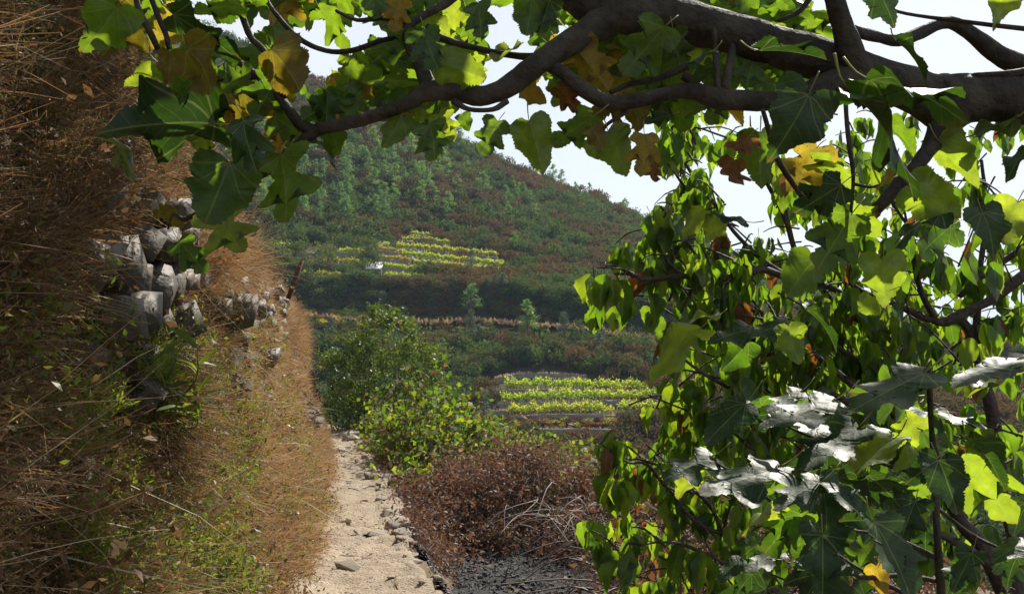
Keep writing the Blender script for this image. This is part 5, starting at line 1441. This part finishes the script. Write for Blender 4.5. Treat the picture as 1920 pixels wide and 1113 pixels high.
# ------------------------------------------------------------------ cherry tree
ch = empty('cherry_tree', tuple(P(1930, 1113, 4.2).xy) + (-1.1,), 'cherry tree with drooping narrow leaves and dark branches behind the fig', 'tree')
CB = [
 [(1990, 1420, 60, 4.2), (1930, 1230, 44, 4.2), (1870, 1080, 34, 4.2), (1837, 1016, 30, 4.2), (1804, 980, 27, 4.2), (1765, 900, 25, 4.2), (1715, 820, 24, 4.2), (1690, 762, 24, 4.25), (1666, 700, 22, 4.3), (1644, 645, 20, 4.3), (1619, 602, 18, 4.35), (1575, 580, 14, 4.4), (1540, 540, 10, 4.4)],
 [(1900, 1140, 40, 4.2), (1905, 1010, 34, 4.3), (1880, 900, 30, 4.5), (1862, 780, 26, 4.6), (1840, 690, 22, 4.6), (1830, 640, 20, 4.6), (1800, 600, 18, 4.6), (1766, 604, 18, 4.5), (1734, 596, 15, 4.5), (1680, 570, 13, 4.4), (1615, 545, 11, 4.3), (1558, 501, 8, 4.2)],
 [(1766, 604, 18, 4.5), (1806, 587, 18, 4.5), (1863, 559, 19, 4.5), (1925, 512, 20, 4.5), (2000, 460, 22, 4.6)],
 [(1799, 556, 10, 4.6), (1838, 519, 12, 4.6), (1880, 490, 13, 4.6), (1930, 455, 14, 4.6)],
 [(1755, 600, 12, 4.5), (1727, 546, 12, 4.5), (1712, 482, 9, 4.5), (1700, 420, 6, 4.5), (1690, 350, 4, 4.5)],
 [(1619, 602, 14, 4.35), (1570, 545, 12, 4.3), (1504, 528, 13, 4.2), (1475, 520, 14, 4.2), (1430, 505, 14, 4.15), (1403, 511, 13, 4.1), (1332, 526, 11, 4.05), (1278, 517, 10, 4.0), (1209, 524, 9, 3.95), (1188, 515, 7, 3.9), (1152, 513, 4, 3.9)],
 [(1282, 517, 9, 4.0), (1262, 502, 8, 4.0), (1245, 482, 6, 4.0)],
 [(1478, 520, 12, 4.2), (1425, 484, 10, 4.2), (1375, 433, 8, 4.25), (1346, 390, 8, 4.3), (1328, 368, 9, 4.3), (1300, 330, 7, 4.3), (1280, 298, 6, 4.3), (1262, 260, 5, 4.3)],
 [(1328, 368, 6, 4.3), (1300, 364, 6, 4.3), (1276, 340, 5, 4.3), (1258, 312, 4, 4.3)],
 [(1560, 650, 11, 4.3), (1500, 625, 10, 4.3), (1439, 598, 9, 4.25), (1389, 570, 8, 4.2), (1353, 535, 7, 4.2), (1317, 494, 6, 4.2), (1281, 444, 5, 4.2), (1238, 386, 4, 4.2)],
 [(1560, 650, 11, 4.3), (1610, 680, 12, 4.3), (1660, 720, 14, 4.3)],
 [(1570, 520, 12, 4.4), (1530, 500, 11, 4.45), (1494, 476, 11, 4.5), (1472, 408, 10, 4.5), (1450, 365, 9, 4.5), (1429, 329, 8, 4.5), (1410, 300, 4, 4.5)],
 [(1494, 476, 7, 4.5), (1480, 420, 5, 4.5), (1466, 350, 4, 4.5), (1463, 310, 3, 4.5)],
 [(1675, 783, 14, 4.2), (1629, 754, 13, 4.1), (1587, 712, 12, 4.05), (1512, 652, 9, 4.0), (1450, 605, 6, 3.95), (1390, 590, 4, 3.9)],
 [(1654, 704, 12, 4.3), (1608, 677, 10, 4.2), (1571, 650, 9, 4.2), (1536, 620, 8, 4.2), (1500, 600, 5, 4.2)],
 [(1690, 800, 14, 4.1), (1566, 741, 11, 4.0), (1487, 680, 8, 4.0), (1440, 640, 5, 4.0)],
 [(1600, 790, 12, 4.1), (1500, 770, 9, 4.0), (1413, 754, 8, 3.9), (1371, 729, 8, 3.85), (1313, 696, 7, 3.8), (1263, 658, 5, 3.8), (1235, 640, 3, 3.8)],
 [(1600, 960, 12, 4.0), (1450, 1010, 10, 3.9), (1363, 1003, 9, 3.8), (1338, 958, 8, 3.8), (1305, 922, 8, 3.8), (1255, 916, 7, 3.75), (1213, 870, 6, 3.7), (1176, 866, 5, 3.65), (1130, 834, 3, 3.6)],
 [(1363, 1003, 9, 3.8), (1305, 978, 8, 3.75), (1255, 916, 6, 3.75)],
 [(1480, 1130, 11, 3.8), (1410, 1080, 9, 3.7), (1346, 1049, 7, 3.6), (1280, 1020, 6, 3.6), (1234, 1016, 4, 3.55), (1190, 1025, 3, 3.5)],
 [(1780, 656, 5, 4.6), (1834, 620, 6, 4.6), (1924, 580, 7, 4.6)],
 [(1860, 1060, 20, 4.2), (1780, 1010, 14, 4.1), (1660, 960, 12, 4.1), (1600, 960, 12, 4.0), (1500, 900, 9, 4.0), (1420, 850, 7, 3.95), (1350, 790, 5, 3.9), (1290, 770, 4, 3.9), (1215, 740, 3, 3.85)],
 [(1830, 640, 16, 4.6), (1836, 520, 12, 4.7), (1850, 400, 9, 4.8), (1840, 300, 6, 4.8)],
 [(1700, 420, 6, 4.5), (1640, 330, 5, 4.6), (1600, 250, 4, 4.6)],
 [(1470, 400, 6, 4.5), (1420, 290, 5, 4.5), (1340, 250, 4, 4.5), (1290, 235, 3, 4.5)],
]
for b in CB: limb(ch, 'branch', b, M['cherry_bark'], 7, 4, .07)
CHERRY = [leaf_mesh('leaf', 'cherry', 16, 2, U(-.5, .9), U(.0, .35), U(.05, .25), [M['cherry'], M['petiole']], .28, 60 + i, U(0, .2), .009, .02) for i in range(8)]
CGAP = [(1490, 372, 1550, 480), (1345, 300, 1440, 400), (1170, 250, 1215, 400), (1800, 640, 1870, 690), (1600, 0, 1665, 60), (1680, 80, 1830, 150), (1690, 300, 1700, 330), (1440, 320, 1480, 480), (1530, 270, 1545, 300), (1100, 640, 1230, 800), (1795, 440, 1845, 480)]
clusters = []
for b in CB:
    W_ = catmull([np.append(np.array(P(a, q, d)), w) for a, q, w, d in b], 6)
    acc = 0
    for i in range(1, len(W_)):
        acc += np.linalg.norm(W_[i, :3] - W_[i - 1, :3])
        if W_[i, 3] < 17 and acc > .10:
            acc = 0
            clusters.append((W_[i, :3], U(.03, .3)))
AREA = [(1225, 330, 1350, 430, 12), (1258, 185, 1345, 300, 12), (1180, 210, 1480, 420, 26), (1110, 400, 1300, 560, 9), (1250, 420, 1480, 640, 40), (1480, 200, 1920, 480, 56), (1500, 480, 1920, 700, 62), (1200, 640, 1500, 760, 22), (1160, 740, 1420, 900, 24), (1150, 860, 1400, 1113, 34), (1400, 640, 1920, 860, 64), (1400, 860, 1920, 1113, 46)]
for (x0, y0, x1, y1, n) in AREA:
    for _ in range(n): clusters.append((np.array(P(U(x0, x1), U(y0, y1), U(4.0, 5.6))), U(.1, .3)))
tw = MB(); LV = []
for c, r_ in clusters:
    d = unit(np.array((U(-1, .7), U(-1, 1), U(-.5, .8))))
    tip = c + d * r_
    px, py = proj(tip)
    if any(a < px < e and b - 25 < py < f for a, b, e, f in CGAP) and U(0, 1) < .93: continue
    if px < 1180 and py < 380: continue
    tube(tw, [c - d * .04, c + d * r_ * .5 + (0, 0, .02), tip], [.005, .0038, .0022], 4, 2)
    for k in range(int(U(4, 7.99))):
        t_ = U(.3, 1.05); p = c + d * r_ * t_ + RNG.normal(size=3) * .012
        a = U(0, 6.283); dn = unit(np.array((math.cos(a) * U(.1, .6), math.sin(a) * U(.1, .6), -1.0)))
        ln_ = U(.085, .145) * (1 if py > 350 else .95)
        LV.append((p + dn * .03, dn, a + U(-1, 1), ln_))
o = tw.obj('twigs', M['cherry_bark'], origin=ch.location); o.location = (0, 0, 0); o.parent = ch; o['kind'] = 'stuff'
def vis_key(l):
    x, y = proj(l[0]); inside = 0 < x < 1920 and 0 < y < 1113
    return -(l[3] / l[0][1]) - (10 if inside else 0) - (5 if x < 1500 else 0)
LV.sort(key=vis_key)
rest = MB(); cs = [leaf_shape('cherry', 12, 2, f, dr, w, .02, sd) for f, dr, w, sd in ((-.3, .1, .1, 1), (.5, .3, .15, 2), (.9, .2, .2, 3), (.1, .3, .1, 4))]
for i, (p, dn, a, ln_) in enumerate(LV):
    B = Vector(p); T = B + Vector(dn) * ln_; n = Vector((math.cos(a), math.sin(a), .25))
    m = leaf_matrix(B, T, n)
    brown = U(0, 1) < .04
    if i < 290:
        put_leaf(ch, CHERRY[i % 8], M['cherry_brown'] if brown else M['cherry'], m)
    else:
        m = np.array(m); v, f, uv = cs[i % 4]
        rest.add(v @ m[:3, :3].T + m[:3, 3], f, uv, U(0, 1), 1 if brown else 0)
o = rest.obj('leaves', [M['cherry'], M['cherry_brown']], origin=ch.location, smooth=True); o.location = (0, 0, 0); o.parent = ch; o['kind'] = 'stuff'

# ------------------------------------------------------------------ small things on and beside the bank
def bank_hit(px, py, y0=2.2, y1=25):
    d = ray(px, py)
    for y in np.arange(y0, y1, .05):
        c = CAM + d * float(y)
        if c.x < bank(float(y), min(max(c.z, 0), 3.4)).x: return c
    return CAM + d * 12
c = bank_hit(285, 800)
vp = empty('leafy_plant', tuple(c), 'leafy bright green plant growing from the wall under the jutting stone', 'plant')
LN = [leaf_mesh('leaf', 'lance', 10, 2, U(.1, .5), U(.0, .5), .1, [M['sprig'], M['petiole']], 0, 80 + i) for i in range(4)]
mb = MB()
for k in range(13):
    px, py = U(240, 372), U(600, 780)
    e = P(px, py, c.y - U(.02, .3))
    a = c + Vector((U(-.1, .1), 0, U(-.02, .12))); mid = a.lerp(e, .55) + Vector((.05, -.04, -.02))
    tube(mb, [tuple(a), tuple(mid), tuple(e)], [.005, .004, .002], 4, 4)
    for j in range(9):
        t_ = U(.3, 1.02); q = a.lerp(mid, t_ * 2) if t_ < .5 else mid.lerp(e, t_ * 2 - 1)
        dr = Vector((U(-.8, .8), U(-.8, .3), U(-.1, 1))).normalized()
        put_leaf(vp, LN[j % 4], None, leaf_matrix(q, q + dr * U(.06, .12), Vector((U(-.4, .4), U(-.8, .2), 1)).normalized()))
mb.obj('stem', M['petiole'], vp, origin=vp.location)

c = bank_hit(392, 500)
mb = MB()
for k in range(260):
    a = U(-1.0, 1.15); d = Vector((math.cos(a) * U(.5, 1), U(-1, .2), math.sin(a)))
    blade(mb, np.array(c) + RNG.normal(size=3) * .035, d, U(.25, .75), .005 * U(.6, 1.2), U(.1, .8), rnd=U(0, 1), seg=5)
setp(mb.obj('grass_clump', M['straw'], origin=c), 'spiky clump of straw coloured grass fanning out beside the bare stones', 'grass clump')
t = NT('pink_petals'); pk = t.done(t.pbsdf((.55, .12, .42), .6, .3))
c = bank_hit(358, 512) + Vector((.06, -.12, 0))
mb = MB(); kites(mb, np.repeat(np.array(c)[None], 26, 0) + RNG.normal(size=(26, 3)) * .008, rdir(26, .4), rdir(26), .016, .011, .5)
fl = empty('flower', tuple(c), 'small pink flower at the base of the straw clump', 'flower')
mb.obj('petals', pk, fl, origin=fl.location)
mb = MB(); tube(mb, [tuple(c + Vector((-.1, .1, -.2))), tuple(c + Vector((-.02, .02, -.08))), tuple(c)], [.003, .0025, .002], 4, 3); mb.obj('stem', M['petiole'], fl, origin=fl.location)

b, e = P(540, 560, 12.5), P(566, 488, 12.5)
mb = MB(); tube(mb, [tuple(b), tuple(b.lerp(e, .5)), tuple(e)], [.030, .029, .028], 8, 1)
setp(mb.obj('metal_post', M['rust'], origin=b), 'leaning rusty metal post on top of the bank', 'post')

BL = leaf_mesh('fallen_leaf', 'ovate', 14, 3, .5, .5, .3, [M['fig_brown'], M['petiole']], .3, 90, .3)
for px, py, s, lab in [(258, 824, 44, 'large curled orange leaf lodged in grass above the green sprigs'), (345, 920, 26, 'orange leaf beside a small pale sprig low on the bank'), (512, 893, 14, 'reddish leaf in matted grass nearest the path bend'), (541, 903, 14, 'orange leaf beside the reddish one in the matted grass'), (594, 911, 12, 'small orange leaf at the foot of the bank'), (527, 799, 14, 'dry red leaf high on the matted grass'), (150, 948, 24, 'dull orange leaf low in the dark grass'), (523, 1103, 22, 'orange leaf on bare soil at the edge of the path')]:
    c = bank_hit(px, py); 
    if c.z < .05: c.z = .05
    B = c + Vector((.06, -.08, .0)); T = B + Vector((U(-1, 1), U(-.4, .2), U(-.6, .6))).normalized() * s * c.y / 1900 * 1.2
    o = bpy.data.objects.new('fallen_leaf', BL); COL.objects.link(o)
    o.matrix_basis = leaf_matrix(B, T, Vector((.6, -.6, .5)).normalized())
    setp(o, lab, 'leaf', 'fallen leaves caught in the dry grass')

# withered sapling at the foot of the cherry
c = Vector((.62, 5.6, near(.62, 5.6)))
ds = empty('withered_sapling', tuple(c), 'withered sapling hung with rust brown dead leaves beside the burnt ground', 'dead plant')
mb = MB(); lf = MB()
for k in range(16):
    b = c + Vector((U(-.25, .5), U(-.5, .5), -.02)); h_ = U(.5, 1.55) * (1.0 if abs(b.x - .62) < .25 else .7)
    e = b + Vector((U(-.1, .1), U(-.1, .1), h_)); m_ = b.lerp(e, .5) + Vector((U(-.06, .06), 0, 0))
    tube(mb, [tuple(b), tuple(m_), tuple(e)], [.009, .007, .004], 5, 3)
    n = 52
    t_ = RNG.uniform(.12, 1, (n, 1)); Q = np.array(b) + (np.array(e) - np.array(b)) * t_ + RNG.normal(size=(n, 3)) * np.array((.05, .05, .02))
    D = rdir(n, -1.4)
    kites(lf, Q, D, rdir(n), RNG.uniform(.05, .11, n), RNG.uniform(.018, .04, n), RNG.uniform(0, 1, n), bend=.18)
mb.obj('stem', M['cane'], ds, origin=ds.location)
o = lf.obj('leaves', M['rust_leaf'], ds, origin=ds.location); o['kind'] = 'stuff'

# ------------------------------------------------------------------ the hazy air
t = NT('hazy_air')
t.t.nodes.remove(t.out); t.out = t.t.nodes.new('ShaderNodeOutputMaterial')
pv = t.n('ShaderNodeVolumePrincipled'); pv.inputs['Color'].default_value = (.58, .78, 1.0, 1); pv.inputs['Density'].default_value = .00019
t.t.links.new(pv.outputs[0], t.out.inputs['Volume'])
mb = MB(); boxm(mb, -7600, 7600, -600, 7600, -40.2, 190)
hz = setp(mb.obj('haze', t.m), 'thin bluish haze filling the valley air', 'haze', kind='stuff')
hz.visible_shadow = True
